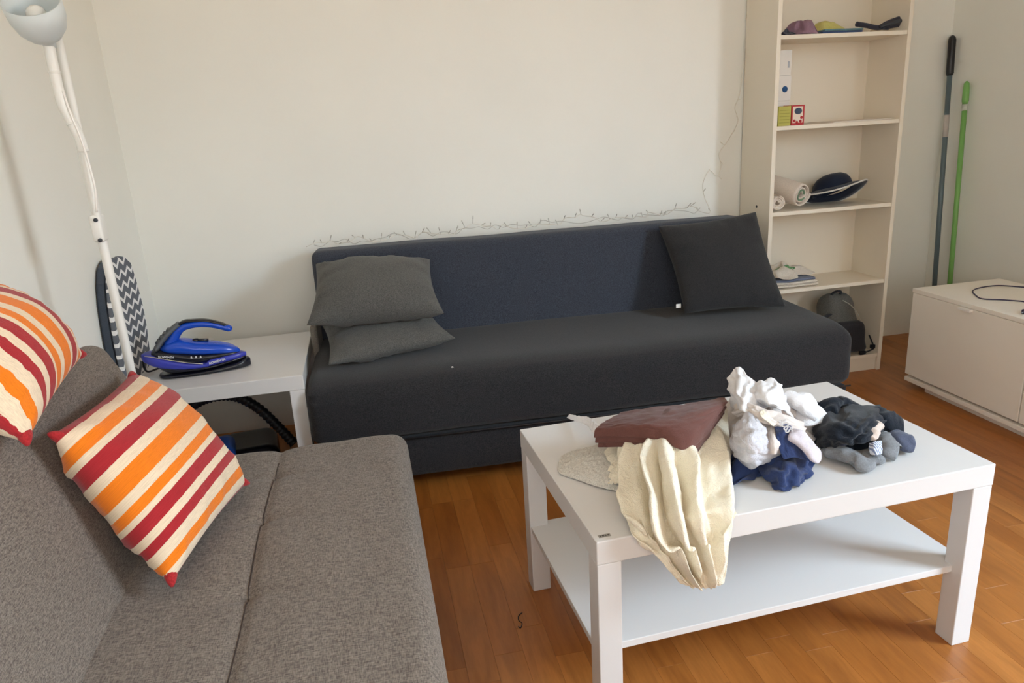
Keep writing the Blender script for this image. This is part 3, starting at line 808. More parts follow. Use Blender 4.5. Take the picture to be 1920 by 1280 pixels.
# ------------------------------------------------------------------ string lights along the sofa back and up the wall
M_WIRE = new_mat('fairy_wire', srgb(228, 224, 214), .5, .3); M_LED = new_mat('fairy_bulb', srgb(240, 236, 224), .3, .5)
M_WIRE2 = new_mat('fairy_wire_grey', srgb(190, 186, 178), .5, .3)
rng = random.Random(11)
org = np.array([-.60, 1.86, .765])
fy = empty('string_lights', tuple(org)); tag(fy, 'thin tangled fairy light string along the sofa back and up the wall', 'string lights')
def sofa_top(px, h): # point above the rear of the backrest
    p = aty(px, 470-.0762*(px-600), 1.80); p[2] = .772+h; return p
path = []
for i, px in enumerate(np.linspace(575, 1330, 64)):
    h = .006+.020*abs(math.sin(i*.55))*(.4+.6*rng.random())
    if 870 < px < 930 or 1060 < px < 1120 or 1260 < px < 1310: h += .018
    p = sofa_top(px, h); p[1] += rng.uniform(-.03, .05); path.append(p-org)
for px, py in ((1322, 372), (1318, 345), (1330, 320), (1345, 330), (1352, 310), (1348, 288), (1362, 268), (1372, 252), (1384, 226), (1378, 202), (1386, 180), (1392, 140), (1396, 86), (1400, 56), (1402, 10), (1404, -40)):
    path.append(aty(px, py, 1.918)-org)
wp = catmull(path, 420)
tube('wire', wp, .0016, M_WIRE, fy, n=6)
p2 = []
for i, px in enumerate(np.linspace(590, 1320, 50)):
    p = sofa_top(px, .004+.024*rng.random()); p[1] += rng.uniform(-.02, .05); p2.append(p-org)
tube('wire', catmull(p2, 260), .0012, M_WIRE2, fy, n=6)
bulb_me = None
for k in range(6, 418, 7):
    p = wp[k]; d = np.array([rng.uniform(-.8, .8), rng.uniform(-.9, .2), rng.uniform(.3, 1.2)]); d /= np.linalg.norm(d); L = rng.uniform(.014, .034)
    if p[2] > .1: d = np.array([rng.uniform(-1, 1), rng.uniform(-.3, -.05), rng.uniform(-.5, .6)]); d /= np.linalg.norm(d)
    b_ = tube('bulb', [p, p+d*L*.6, p+d*L*.62, p+d*L], [.0011, .0011, .0022, .0016], M_LED if (p[2] > .1) else M_WIRE2, fy, n=6)

# ------------------------------------------------------------------ things on the bookshelf
M_MAUVE = cloth('mauve_cloth', srgb(142, 112, 128), .15, 400); M_YEL = cloth('yellow_cloth', srgb(206, 196, 120), .15, 400)
M_NAVYB = cloth('blue_cloth', srgb(64, 82, 120), .15, 400); M_CHAR = cloth('charcoal_knit', srgb(60, 60, 72), .25, 300, .5)
def dims_at(px0, px1, py, y): return aty(px0, py, y)[0], aty(px1, py, y)[0]
z1 = ZS[4]
o = crumple('cleaning_cloth', 1.475, 1.745, z1, .062, .045, .050, M_MAUVE, None, 21, 26, 1.35); tag(o, 'crumpled mauve cloth at the left of the top visible shelf', 'cloth', 'cloths on the top shelf')
o = crumple('cleaning_cloth', 1.388, 1.730, z1, .035, .030, .016, M_CHAR, None, 22, 20, 1.3); tag(o, 'flat dark cloth beside the mauve one on the top visible shelf', 'cloth', 'cloths on the top shelf')
o = crumple('cleaning_cloth', 1.635, 1.83, z1, .085, .045, .042, M_YEL, None, 23, 24, 1.3); tag(o, 'pale yellow cloth at the back of the top visible shelf', 'cloth', 'cloths on the top shelf')
def folded(name, label, cat, x0, x1, y0, y1, z, layers, th, mats, group=None, seed=0, wob=.004):
    r = empty(name, ((x0+x1)/2, (y0+y1)/2, z)); tag(r, label, cat, group)
    for i in range(layers):
        hx, hy = (x1-x0)/2*(1-.03*i), (y1-y0)/2*(1-.02*i)
        def fn(p, n, i=i): return (p[0]+.006*nz(p[1]*20, seed+i, p[0]*9), p[1]+.006*nz(p[0]*20, seed+i*2, 3), p[2]+wob*nz(p[0]*16+seed, p[1]*16, i*3))
        o = soft_box('layer', (2*hx, 2*hy, th*.94), th*.45, (14, 10, 2), mats[i % len(mats)], r, fn); o.location = (0.004*math.sin(i*2+seed), 0.003*math.cos(i*3), th*(i+.5)+wob)
    return r
folded('folded_cloth', 'thin folded blue cloth lying on the front of the top visible shelf', 'cloth', 1.535, 1.715, 1.69, 1.775, z1, 2, .008, [M_NAVYB, cloth('teal_cloth', srgb(96, 130, 140), .2, 300)], 'cloths on the top shelf', 4, .001)
sc = empty('folded_umbrella', (1.80, 1.74, z1)); tag(sc, 'dark folded umbrella like bundle at the right end of the top visible shelf', 'umbrella')
so_ = np.array([1.80, 1.74, z1])
tube('handle', catmull([aty(1606, 45, 1.74)-so_, aty(1625, 48, 1.74)-so_, aty(1645, 52, 1.735)-so_, aty(1665, 49, 1.73)-so_], 16), [.010]*13+[.012, .014, .016], M_CHAR, sc, n=12)
for i, (dz, dy, c) in enumerate(((0, 0, M_CHAR), (.013, .012, M_BLACK), (-.012, -.008, M_CHAR), (.004, -.018, M_DARK), (.018, -.006, M_CHAR))):
    P_ = [aty(1650, 51, 1.735+dy)-so_, aty(1668, 46, 1.74+dy)-so_, aty(1688, 41, 1.745+dy)-so_, aty(1702-2*abs(i-1), 40, 1.745+dy)-so_]
    for j, q_ in enumerate(P_): q_[2] = max(q_[2]+dz*(.3+.25*j), .012)
    tube('fold', catmull(P_, 14), np.array([.006, .008, .010, .011, .012, .012, .012, .012, .012, .012, .012, .011, .009, .004]), c, sc, rb=np.array([.005, .006, .008, .009, .009, .010, .010, .010, .010, .010, .009, .009, .008, .004]), n=10)

z2 = ZS[3]
M_BOX = new_mat('white_carton', srgb(226, 222, 216), .6, .2); M_DOT = new_mat('blue_dot_print', srgb(46, 84, 130), .6, .2)
for i in range(3):
    c = empty('carton', (1.412, 1.83, z2+i*.1), 0); tag(c, ['white carton at the bottom of the stack of three behind the tea boxes', 'white carton with a blue dot, middle of the stack of three', 'white carton on top of the stack of three on the shelf'][i], 'box', 'white cartons on the shelf')
    box('carton_body', -.055, .045+.003*(i % 2), -.045, .045, .0002, .0995, M_BOX, c, .0015)
    if i == 1:
        d_ = lathe('printed_dot', [(0, 0), (.0125, 0), (.0125, .0006), (0, .0006)], M_DOT, c, 24); place(d_, (.020, -.0451, .046), (math.radians(90), 0, 0))
    if i == 2:
        box('printed_mark', .028, .036, -.0457, -.0449, .03, .055, new_mat('grey_print', srgb(170, 176, 186), .6), c, 0)
M_GRN = new_mat('green_carton', srgb(178, 172, 90), .6, .2); M_REDC = new_mat('red_carton', srgb(176, 52, 58), .55, .25); M_CRM = new_mat('cream_print', srgb(226, 212, 196), .6, .2)
c = empty('tea_box', (1.384, 1.728, z2), 0); tag(c, 'yellow green tea box at the left of the second shelf', 'box', 'tea boxes on the second shelf')
box('carton_body', -.028, .028, -.03, .035, .0002, .078, M_GRN, c, .001)
for k in range(5): box('printed_line', -.024, .022, -.0306, -.0299, .012+k*.012, .015+k*.012, new_mat('olive_print', srgb(150, 148, 70), .6), c, 0)
c = empty('tea_box', (1.444, 1.728, z2), 0); tag(c, 'red and white tea box with a dark blue oval beside the green one', 'box', 'tea boxes on the second shelf')
box('carton_body', -.0295, .0295, -.03, .035, .0002, .080, M_REDC, c, .001)
box('printed_field', -.0235, .0215, -.0308, -.0299, .010, .074, M_CRM, c, 0)
ov = lathe('printed_oval', [(0, 0), (.017, 0), (.017, .0006), (0, .0006)], new_mat('oval_print', srgb(70, 84, 104), .5), c, 28); place(ov, (.0, -.0309, .056), (math.radians(90), 0, 0)); ov.scale = (1, .75, 1)
for k, (bx_, bz_) in enumerate(((-.016, .018), (.012, .016), (.016, .030), (-.004, .012))):
    br = lathe('printed_berry', [(0, 0), (.006, 0), (.006, .0006), (0, .0006)], M_REDC, c, 16); place(br, (bx_, -.0309, bz_), (math.radians(90), 0, 0))
for i, (dx, a, nm) in enumerate(((0, .02, 'lower'), (.02, -.03, 'upper'))):
    p = box('paper_sheet', -.14, .14, -.10, .10, .0003+.0022*i, .0022+.0022*i, new_mat('paper', srgb(226, 218, 208), .7), None, 0)
    place(p, (1.735+dx, 1.785, z2), (0, 0, a)); tag(p, ['white sheet of paper lying at the bottom on the second shelf', 'white sheet of paper lying on top of another on the second shelf'][i], 'paper', 'papers on the second shelf')

z3 = ZS[2]
M_TOW = cloth('cream_towel', srgb(222, 210, 198), .12, 300, .6); M_TOWG = cloth('towel_green_stripe', srgb(120, 146, 120), .12, 300, .6)
def roll(name, label, p_front, p_back, rad, turns, mat, group, inner=None):
    pf, pb = np.array(p_front, float), np.array(p_back, float)
    r = empty(name, (pf[0], pf[1], p_front[2]-rad)); tag(r, label, 'towel', group); o0 = np.array(r.location)
    ax_ = pb-pf; Ln = np.linalg.norm(ax_); ax_ /= Ln
    sx_ = np.cross(ax_, (0, 0, 1)); sx_ /= np.linalg.norm(sx_); ux_ = np.cross(sx_, ax_)
    n = 110; th = np.linspace(0, turns*2*math.pi, n); rr = np.linspace(.010, rad, n)
    V = []; m_ = 12
    for j in range(m_):
        t = j/(m_-1)
        for i in range(n):
            rad_i = rr[i]*(1+.05*nz(th[i]*.6, t*3, rad*40))*(1-.06*(2*t-1)**4)
            V.append(pf+ax_*(Ln*t+(.006*(1-2*t))*nz(th[i]*.9, 2, t*4)-.012*(1-rr[i]/rad)*(0 if j else -1))+sx_*math.cos(th[i])*rad_i+ux_*math.sin(th[i])*rad_i*.95-o0)
    o = mesh('roll', V, grid_faces(m_, n), mat, r, True)
    s = o.modifiers.new('thick', 'SOLIDIFY'); s.thickness = .0055; s.offset = 0
    if inner:
        nI = 34; V2 = []
        for j in range(2):
            for i in range(nI): V2.append(pf+ax_*(.003+.03*j)+sx_*math.cos(th[i])*(rr[i]+.003)+ux_*math.sin(th[i])*(rr[i]+.003)-o0)
        o2 = mesh('coloured_hem', V2, grid_faces(2, nI), inner, r, True); s = o2.modifiers.new('thick', 'SOLIDIFY'); s.thickness = .004
    return r
roll('rolled_towel', 'small rolled cream towel at the left end of the third shelf', (1.378, 1.705, z3+.036), (1.372, 1.86, z3+.036), .033, 3.2, M_TOW, 'rolled towels on the third shelf')
roll('rolled_towel', 'large rolled cream towel with a green hem beside the navy hat', (1.492, 1.705, z3+.062), (1.435, 1.86, z3+.100), .056, 3.0, M_TOW, 'rolled towels on the third shelf', M_TOWG)
M_NAVY = cloth('navy_felt', srgb(28, 36, 54), .2, 400, .3); M_TRIM = cloth('hat_trim', srgb(206, 204, 200), .1, 400)
ht = empty('sun_hat', (1.698, 1.790, z3+.060)); tag(ht, 'navy sun hat with a white edged brim lying on the third shelf', 'hat')
ht.rotation_euler = (math.radians(-26), math.radians(-5), 0)
def wob(o, f):
    for v in o.data.vertices: v.co = Vector(f(v.co))
cr = lathe('crown', [(0, .072), (.03, .070), (.058, .062), (.078, .046), (.088, .024), (.09, 0)], M_NAVY, ht, 48); wob(cr, lambda c: (c.x*1.0-.005, c.y*.85, c.z*(1+.12*nz(c.x*9, c.y*9, 1))+.010*c.x/.09))
bw = lambda c: (c.x*1.10, c.y*.78, c.z+.016*math.sin(math.atan2(c.y, c.x)*2+2.4)*((c.x**2+c.y**2)**.5/.14)**2)
br = lathe('brim', [(.088, .004), (.10, .001), (.12, -.006), (.14, -.012)], M_NAVY, ht, 60, solid=.003); wob(br, bw)
tm = lathe('brim_trim', [(.1385, -.0085), (.1415, -.0085), (.1425, -.012), (.1415, -.0155), (.1385, -.0155), (.1375, -.012), (.1385, -.0085)], M_TRIM, ht, 60); wob(tm, bw)

z4 = ZS[1]
M_TOW2 = cloth('striped_towel_cream', srgb(214, 206, 194), .15, 300, .6); M_TGR = cloth('towel_green', srgb(96, 138, 96), .15, 300, .5); M_TBL = cloth('towel_grey_blue', srgb(112, 120, 140), .15, 300, .5)
folded('folded_towel', 'folded cream towel at the bottom of the small pile on the fourth shelf', 'towel', 1.36, 1.585, 1.69, 1.86, z4, 3, .012, [M_TOW2, M_TOW2, M_TBL], 'folded towels on the fourth shelf', 2, .004)
o = crumple('folded_towel', 1.455, 1.775, z4+.045, .105, .075, .036, M_TOW2, None, 33, 30, 1.35, keep=.02); tag(o, 'rumpled cream towel lying on top of the small towel pile', 'towel', 'folded towels on the fourth shelf')
o = crumple('dish_cloth', 1.452, 1.742, z4+.072, .034, .018, .016, M_TGR, None, 34, 18, 1.3); tag(o, 'small green cloth tucked on the towel pile', 'cloth')

z5 = ZS[0]
M_BAG = cloth('grey_backpack', srgb(104, 104, 100), .3, 240, .5); M_BAG2 = cloth('dark_backpack', srgb(48, 50, 56), .3, 240, .4)
bp = empty('backpack', (1.762, 1.765, z5)); tag(bp, 'grey and black backpack slumped in the bottom compartment of the bookshelf', 'backpack')
def bag_fn(p, n):
    x, y, z = p; t = (z+.14)/.28
    k = 1-.32*max(0, t-.45)/.55
    return (x*k-.045*t+.012*nz(x*12, y*12, z*12), y*k+.010*nz(x*14, z*14, 4), z+.012*nz(x*9, y*9, 6))
b1 = soft_box('body', (.20, .13, .28), .06, (14, 10, 16), M_BAG, bp, bag_fn); place(b1, (.015, .012, .142))
b2 = soft_box('front_pocket', (.14, .05, .15), .024, (10, 4, 10), M_BAG2, bp, lambda p, n: (p[0]-.03*(p[2]+.08)/.16+.006*nz(p[0]*20, p[2]*20, 2), p[1], p[2])); place(b2, (.030, -.062, .088))
tube('zipper', catmull([(-.030, -.050, .262), (.008, -.062, .235), (.040, -.070, .19), (.062, -.072, .14)], 24), .0022, new_mat('zip_silver', srgb(170, 170, 160), .4, .5), bp, n=6)
tube('shoulder_strap', catmull([(-.06, -.02, .20), (-.13, -.05, .185), (-.17, -.06, .165), (-.15, -.055, .12), (-.10, -.05, .07), (-.07, -.05, .04)], 30), .013, M_BAG2, bp, rb=.004, n=10)
tube('haul_loop', catmull([(-.06, .0, .275), (-.05, -.015, .295), (-.02, -.015, .295), (-.01, 0, .272)], 16), .006, M_BAG2, bp, n=8)
tube('strap_end', catmull([(.10, -.078, .09), (.118, -.082, .05), (.125, -.083, .025), (.085, -.085, .012), (.065, -.085, .009)], 24), .007, M_BAG2, bp, rb=.003, n=8)
box('buckle', .052, .082, -.092, -.078, .002, .020, M_BLACK, bp, .003)
box('buckle', .108, .130, -.090, -.076, .026, .044, M_BLACK, bp, .003)

# ------------------------------------------------------------------ on the television bench
M_CORD = new_mat('violet_grey_cord', srgb(66, 60, 84), .5, .3)
cb = empty('charging_cable', tuple(atz(1840, 560, .4372))); tag(cb, 'thin dark violet cable looped on the television bench', 'cable'); co = np.array(cb.location)
cp = [atz(x, y, .4395)-co for x, y in ((1990, 548), (1940, 540), (1905, 537), (1870, 535), (1838, 539), (1824, 545), (1829, 553), (1842, 560), (1880, 562), (1925, 566), (1985, 578))]
tube('cord', catmull(cp, 90), .0026, M_CORD, cb, n=8)
e_ = atz(1924, 588, .4372)
pg = empty('power_plug', tuple(e_), .2); tag(pg, 'small dark plug lying on the television bench at the right edge', 'plug')
box('plug_body', -.012, .05, -.012, .012, .0002, .016, M_CORD, pg, .004, 3)
tube('pin', [(-.012, 0, .008), (-.026, 0, .008)], .0022, M_CHROME, pg, n=8)

# ------------------------------------------------------------------ small things lying about
cbm = atz(848, 690, .4225)
o = crumple('lint_crumb', cbm[0], cbm[1], cbm[2]-.001, .004, .003, .003, M_TRIM, None, 5, 8, 1.1, sub=0, jit=.0003, thick=.0008); tag(o, 'tiny white crumb of lint on the charcoal sofa seat', 'lint')
hp_ = [atz(x, y, .0016) for x, y in ((979, 1148), (972, 1155), (973, 1163), (979, 1168), (976, 1177), (972, 1174))]
o = tube('hair_strand', catmull(hp_, 24), .0013, M_BLACK, None, n=6); tag(o, 'small curled dark thread lying on the wooden floor', 'thread')
# ------------------------------------------------------------------ laundry on the coffee table
ZT = .4505
def tbl_collide(X):
    # keep the sheet outside the table top slab
    c, s = math.cos(-T25), math.sin(-T25)
    lx = c*X[..., 0]-s*X[..., 1]; ly = s*X[..., 0]+c*X[..., 1]
    on = (ly > -.004) & (X[..., 2] < ZT+.003)
    deep = X[..., 2] > .415
    z = X[..., 2].copy(); z[on & (ly > .012)] = ZT+.003
    X[..., 2] = z
    fr = (ly <= .012) & (ly > -.005) & (X[..., 2] < ZT+.003)
    push = np.where(fr, -.005-ly, 0)
    X[..., 1] += push*math.cos(T25); X[..., 0] -= push*math.sin(T25)
    return X
M_CREAM = cloth('cream_cotton', srgb(246, 237, 216), .08, 520, .7, 2.4)
M_BROWN = cloth('brown_cotton', srgb(104, 68, 62), .12, 520, .3, .8)
M_HEATH = melange('heather_knit', srgb(176, 172, 164), srgb(214, 210, 202), 380, (1, 1, 1), .5)
M_WHITEC = cloth('white_cotton', srgb(232, 232, 236), .08, 500, .5, 1.0)
M_BEIGE = cloth('pale_beige_cotton', srgb(216, 206, 200), .08, 500, .3, .6)
M_LGREY = cloth('light_grey_sock', srgb(206, 206, 214), .12, 380, .6, .6)
M_NAVYC = cloth('navy_cotton', srgb(44, 58, 98), .2, 500, .3, .8)
M_BLK = cloth('black_sock', srgb(26, 32, 42), .3, 400, .4, .4)
M_GSOCK = cloth('grey_sock', srgb(126, 128, 132), .2, 300, .6)
M_SLATE = cloth('slate_sock', srgb(78, 84, 104), .2, 350, .5)
M_ROSE = cloth('rose_grey_sock', srgb(204, 196, 204), .1, 380, .4)
GRP = 'laundry heaped on the coffee table'

# cream shirt hanging over the front edge
sh = empty('shirt', (.21, .20, ZT)); tag(sh, 'cream cotton shirt draped over the front edge of the coffee table', 'shirt', GRP)
so3 = np.array([.21, .20, ZT])
def fy_(x, y, off=-.022):
    p = aty(x, y, off); return aty(x, y, off+.0437*p[0])
rows = [
    [(1168, 812, .535), (1205, 795, .55), (1250, 800, .555), (1300, 790, .55), (1362, 762, .54)],
    [(1158, 842, .515), (1200, 832, .535), (1245, 840, .55), (1305, 832, .54), (1368, 815, .51)],
    [(1160, 882, .485), (1200, 880, .51), (1250, 890, .525), (1310, 880, .515), (1370, 868, .485)],
    [(1166, 925, .468), (1203, 932, .490), (1253, 935, .50), (1312, 930, .495), (1375, 908, .468)],
    [(1172, 965, .458), (1208, 975, .474), (1256, 975, .482), (1314, 968, .478), (1377, 945, .458)]]
Pg = [[atz(*c) for c in r_] for r_ in rows]
for r_, of in (([(1190, 1003), (1222, 1015), (1266, 1015), (1318, 1006), (1374, 982)], -.012), ([(1222, 1032), (1248, 1045), (1282, 1048), (1322, 1040), (1367, 1020)], -.026), ([(1252, 1066), (1274, 1078), (1300, 1082), (1330, 1076), (1364, 1058)], -.030), ([(1276, 1094), (1296, 1100), (1316, 1103), (1336, 1101), (1358, 1093)], -.030)):
    Pg.append([fy_(x, y, of) for x, y in r_])
Pf = resample(np.array(Pg), 84, 72)
# long folds that run down the cloth and fan out from under the brown garment
vv_, uu_ = np.meshgrid(np.linspace(0, 1, 84), np.linspace(0, 1, 72), indexing='ij')
du = np.gradient(Pf, axis=1); dv = np.gradient(Pf, axis=0); nn_ = np.cross(du, dv); nn_ /= np.linalg.norm(nn_, axis=-1)[..., None]+1e-9
if nn_[30, 36] @ (CAM-Pf[30, 36]) < 0: nn_ = -nn_
rs = np.random.RandomState(5); fold = np.zeros_like(uu_)
for u0, u1, wd, am, v0, v1 in ((.10, .16, .045, .016, .0, .62), (.24, .34, .035, -.014, .15, .95), (.33, .46, .040, .022, .05, 1.), (.42, .52, .022, -.016, .1, 1.), (.50, .60, .045, .020, .0, .9), (.58, .68, .022, -.014, .1, .85),
                               (.66, .76, .040, .014, .05, 1.), (.80, .84, .030, -.010, .0, .7), (.90, .92, .040, .014, .0, .9), (.18, .30, .025, .010, .5, 1.), (.74, .70, .03, .010, .55, 1.)):
    c_ = u0+(u1-u0)*vv_+.018*np.sin(vv_*7+u0*20); win_ = np.clip((vv_-v0)/.12+.25, 0, 1)*np.clip((v1-vv_)/.15+.2, 0, 1)
    fold += 1.7*am*np.exp(-((uu_-c_)/wd)**2)*win_*np.clip(vv_*6-.3, .05, 1)
for u0, v0, ru, rv, am, sl in ((.12, .55, .10, .035, .014, .5), (.16, .66, .12, .03, -.012, .4), (.10, .42, .09, .04, .010, -.4), (.30, .72, .10, .03, .008, -.6), (.85, .62, .08, .05, .008, .8)):
    fold += am*np.exp(-((uu_-u0)/ru)**2-((vv_-v0-sl*(uu_-u0))/rv)**2)
Pf = Pf+nn_*fold[..., None]
Xs = relax(Pf, 1.07, 1.05, keep=.04, iters=90, seed=4, jit=.0030, collide=tbl_collide, bend=.3)
sheet('front', Xs-so3, M_CREAM, sh, .0026, 1, cr=(.0030, 16, 9))
Pb = [[(1140, 868, .470), (1160, 850, .49), (1180, 838, .505)], [(1130, 885, .463), (1158, 878, .49), (1182, 870, .50)], [(1136, 908, .458), (1160, 905, .478), (1180, 900, .485)]]
Xb = relax(resample(np.array([[atz(*c) for c in r_] for r_ in Pb]), 34, 34), 1.35, 1.25, keep=.02, iters=120, seed=9, jit=.006, collide=tbl_collide, bend=.15)
sheet('sleeve', Xb-so3, M_CREAM, sh, .0026, 1)
o = crumple('bundle', .235-so3[0], .27-so3[1], .0005, .125, .095, .085, M_CREAM, sh, 14, 34, 1.25)

# brown folded garment on top
bn = empty('brown_garment', (.25, .27, .53)); tag(bn, 'dark brown folded top lying across the cream shirt', 'clothing', GRP)
bo3 = np.array([.25, .27, .53])
def brown(dz, sc, seed, name):
    R_ = [[(1172, 772, .548), (1212, 764, .555), (1270, 757, .562), (1320, 749, .565), (1358, 745, .565)],
          [(1142, 786, .555), (1200, 778, .570), (1262, 772, .580), (1322, 764, .583), (1366, 752, .572)],
          [(1123, 799, .552), (1184, 794, .572), (1248, 794, .582), (1308, 788, .580), (1358, 766, .568)],
          [(1114, 809, .545), (1174, 807, .562), (1234, 812, .568), (1288, 829, .562), (1336, 795, .562)]]
    P = resample(np.array([[atz(*c) for c in r_] for r_ in R_]), 40, 56)
    c_ = P.mean((0, 1)); P = c_+(P-c_)*sc; P[..., 2] += dz
    # rolled front edge
    t = np.linspace(0, 1, 40)[:, None]; P[..., 2] -= .014*np.clip((t-.86)/.14, 0, 1)**2; P[..., 2] -= .012*np.clip((.10-t)/.10, 0, 1)**2
    X = relax(resample(relax(P[::3, ::3], 1.06, 1.05, keep=.05, iters=80, seed=seed, jit=.007, bend=.2), 40, 56), 1.02, 1.02, keep=.05, iters=20, seed=seed, jit=.0006, bend=.5)
    return sheet(name, X-bo3, M_BROWN, bn, .005, 1, cr=(.0028, 7, 6))
brown(0, 1.0, 5, 'upper_layer'); brown(-.013, .985, 6, 'lower_layer'); brown(-.025, .95, 7, 'bottom_layer')
Pk = [[(1150, 805, .535), (1185, 805, .54)], [(1128, 822, .522), (1175, 822, .53)], [(1132, 838, .512), (1165, 828, .525)]]
sheet('corner_flap', relax(resample(np.array([[atz(*c) for c in r_] for r_ in Pk]), 20, 20), 1.08, 1.05, keep=.04, iters=60, seed=8, jit=.002)-bo3, M_BROWN, bn, .006, 1)

# heather grey knit lying flat at the left
Pk = [[(1108, 838, .462), (1125, 832, .468), (1145, 832, .475), (1170, 835, .48)], [(1058, 852, .458), (1090, 855, .472), (1125, 858, .478), (1165, 868, .48)], [(1046, 876, .455), (1078, 882, .465), (1115, 890, .470), (1160, 900, .47)], [(1050, 888, .4535), (1085, 900, .4535), (1120, 912, .4535), (1165, 922, .4535)]]
Xh = relax(resample(np.array([[atz(*c) for c in r_] for r_ in Pk]), 40, 44), 1.10, 1.10, keep=.03, iters=110, seed=15, jit=.004, collide=tbl_collide)
o = sheet('knit_top', Xh, M_HEATH, None, .004, 1); tag(o, 'light grey heather knit lying flat under the cream shirt', 'clothing', GRP)
# white lace strap sticking out behind the brown top
Pk = [[(1063, 783, .456), (1068, 776, .470)], [(1080, 790, .462), (1088, 780, .476)], [(1098, 795, .470), (1104, 782, .482)], [(1112, 812, .475), (1122, 796, .49)], [(1125, 828, .48), (1140, 812, .495)]]
Xl = relax(resample(np.array([[atz(*c) for c in r_] for r_ in Pk]), 40, 14), 1.25, 1.15, keep=.03, iters=90, seed=16, jit=.004, collide=tbl_collide, bend=.1)
o = sheet('lace_strap', Xl, M_WHITEC, None, .0018, 1); tag(o, 'white frilled strap poking out at the back left of the brown top', 'clothing', GRP)

# pale heap in the middle
def piece(name, label, cat, X, mat, th=.0024, sub=1):
    o = sheet(name, X, mat, None, th, sub); tag(o, label, cat, GRP); return o
def px_sheet(rows, n, m, su, sv, seed, jit=.004, keep=.025, bend=.2, iters=110):
    P = np.array([[atz(*c) for c in r_] for r_ in rows])
    X = relax(resample(P, max(8, n//3), max(8, m//3)), su, sv, keep=keep, iters=iters, seed=seed, jit=jit*2.0, collide=tbl_collide, bend=bend)
    return relax(resample(X, n, m), 1.03, 1.03, keep=.05, iters=25, seed=seed+1, jit=jit*.25, collide=tbl_collide, bend=.5)
# support lump: crumpled white vest under everything
o = crumple('vest', .505, .300, ZT, .125, .115, .100, M_BEIGE, None, 41, 40, 1.25, keep=.02); tag(o, 'pale beige vest bundled at the core of the white laundry heap', 'clothing', GRP)
R_ = [[(1372, 700, .600), (1380, 690, .61), (1390, 692, .61), (1402, 704, .60)], [(1367, 716, .59), (1385, 712, .605), (1402, 716, .60), (1424, 724, .588)], [(1368, 738, .575), (1388, 740, .595), (1408, 742, .59), (1430, 745, .575)], [(1372, 762, .555), (1392, 768, .575), (1412, 768, .57), (1440, 762, .555)]]
piece('white_shirt', 'white cotton shirt peak standing highest in the laundry heap', 'clothing', px_sheet(R_, 38, 38, 1.22, 1.12, 51, .005), M_WHITEC)
R_ = [[(1404, 728, .588), (1425, 716, .595), (1448, 712, .592), (1466, 722, .578)], [(1408, 742, .585), (1430, 732, .60), (1455, 732, .595), (1472, 742, .572)], [(1420, 752, .578), (1440, 752, .590), (1462, 754, .580), (1478, 764, .562)], [(1440, 762, .565), (1456, 766, .572), (1474, 772, .562), (1488, 784, .548)]]
piece('lace_camisole', 'white lace top with piped edge in the laundry heap', 'clothing', px_sheet(R_, 36, 36, 1.18, 1.15, 52, .004), M_WHITEC)
tube('x', [(0, 0, 0), (0, 0, .001)], .0001, M_WHITEC) if False else None
o = crumple('white_sock', atz(1500, 752, .545)[0], atz(1500, 752, .545)[1], ZT+.055, .060, .042, .045, M_WHITEC, None, 53, 26, 1.3, keep=.02); tag(o, 'fluffy white towelling sock at the back right of the white heap', 'sock', GRP)
o = sock('white_sock', [atz(1470, 742, .56), atz(1495, 752, .555), atz(1515, 768, .54), atz(1530, 780, .52)], [.020, .024, .022, .020], [.014, .016, .015, .012], M_WHITEC, None, 2.0); tag(o, 'white rolled sock sloping down the right of the white heap', 'sock', GRP)
# beige band slung across
R_ = [[(1378, 762, .562), (1396, 755, .578), (1420, 762, .582), (1448, 772, .574), (1478, 782, .560), (1506, 794, .540)], [(1374, 772, .555), (1396, 766, .575), (1420, 774, .578), (1446, 786, .570), (1476, 796, .555), (1508, 806, .532)], [(1382, 780, .548), (1400, 776, .566), (1420, 786, .570), (1444, 796, .560), (1474, 808, .545), (1502, 816, .528)]]
piece('briefs', 'pale beige briefs slung diagonally across the white heap', 'clothing', px_sheet(R_, 26, 60, 1.05, 1.35, 54, .004), M_BEIGE, .003)
R_ = [[(1424, 772, .585), (1432, 768, .585)], [(1428, 780, .582), (1440, 776, .58)], [(1440, 790, .572), (1450, 786, .57)], [(1450, 798, .565), (1456, 794, .563)]]
piece('cloth_label', 'small cream care label twisted on the white heap', 'label', px_sheet(R_, 16, 10, 1.1, 1.05, 55, .001), M_CREAM, .0012)
# light grey folded sock, two lobes
def lob(name, label, rows, seed, mat, su=1.16, sv=1.16, th=.005, n=36):
    return piece(name, label, 'sock', px_sheet(rows, n, n, su, sv, seed, .005, .03, .2), mat, th)
R_ = [[(1376, 800, .535), (1392, 790, .55), (1420, 800, .55), (1446, 815, .535)], [(1372, 830, .520), (1395, 825, .545), (1425, 828, .545), (1458, 835, .525)], [(1380, 855, .497), (1402, 856, .520), (1430, 850, .522), (1462, 848, .505)], [(1392, 868, .472), (1410, 876, .482), (1432, 868, .488), (1456, 858, .486)]]
lob('grey_sock', 'large light grey sock folded at the front of the white heap', R_, 56, M_LGREY)
R_ = [[(1392, 785, .565), (1402, 772, .572), (1414, 775, .572), (1424, 785, .565)], [(1380, 805, .555), (1398, 797, .575), (1418, 800, .575), (1434, 808, .56)], [(1378, 825, .540), (1398, 826, .562), (1420, 826, .562), (1438, 826, .545)], [(1396, 842, .525), (1408, 848, .540), (1422, 848, .540), (1434, 838, .532)]]
lob('white_sock', 'white sock folded over the large light grey sock', R_, 57, M_LGREY)
R_ = [[(1440, 800, .55), (1452, 800, .55), (1464, 815, .54)], [(1436, 825, .535), (1450, 828, .545), (1466, 835, .53)], [(1434, 848, .512), (1450, 850, .52), (1464, 848, .512)]]
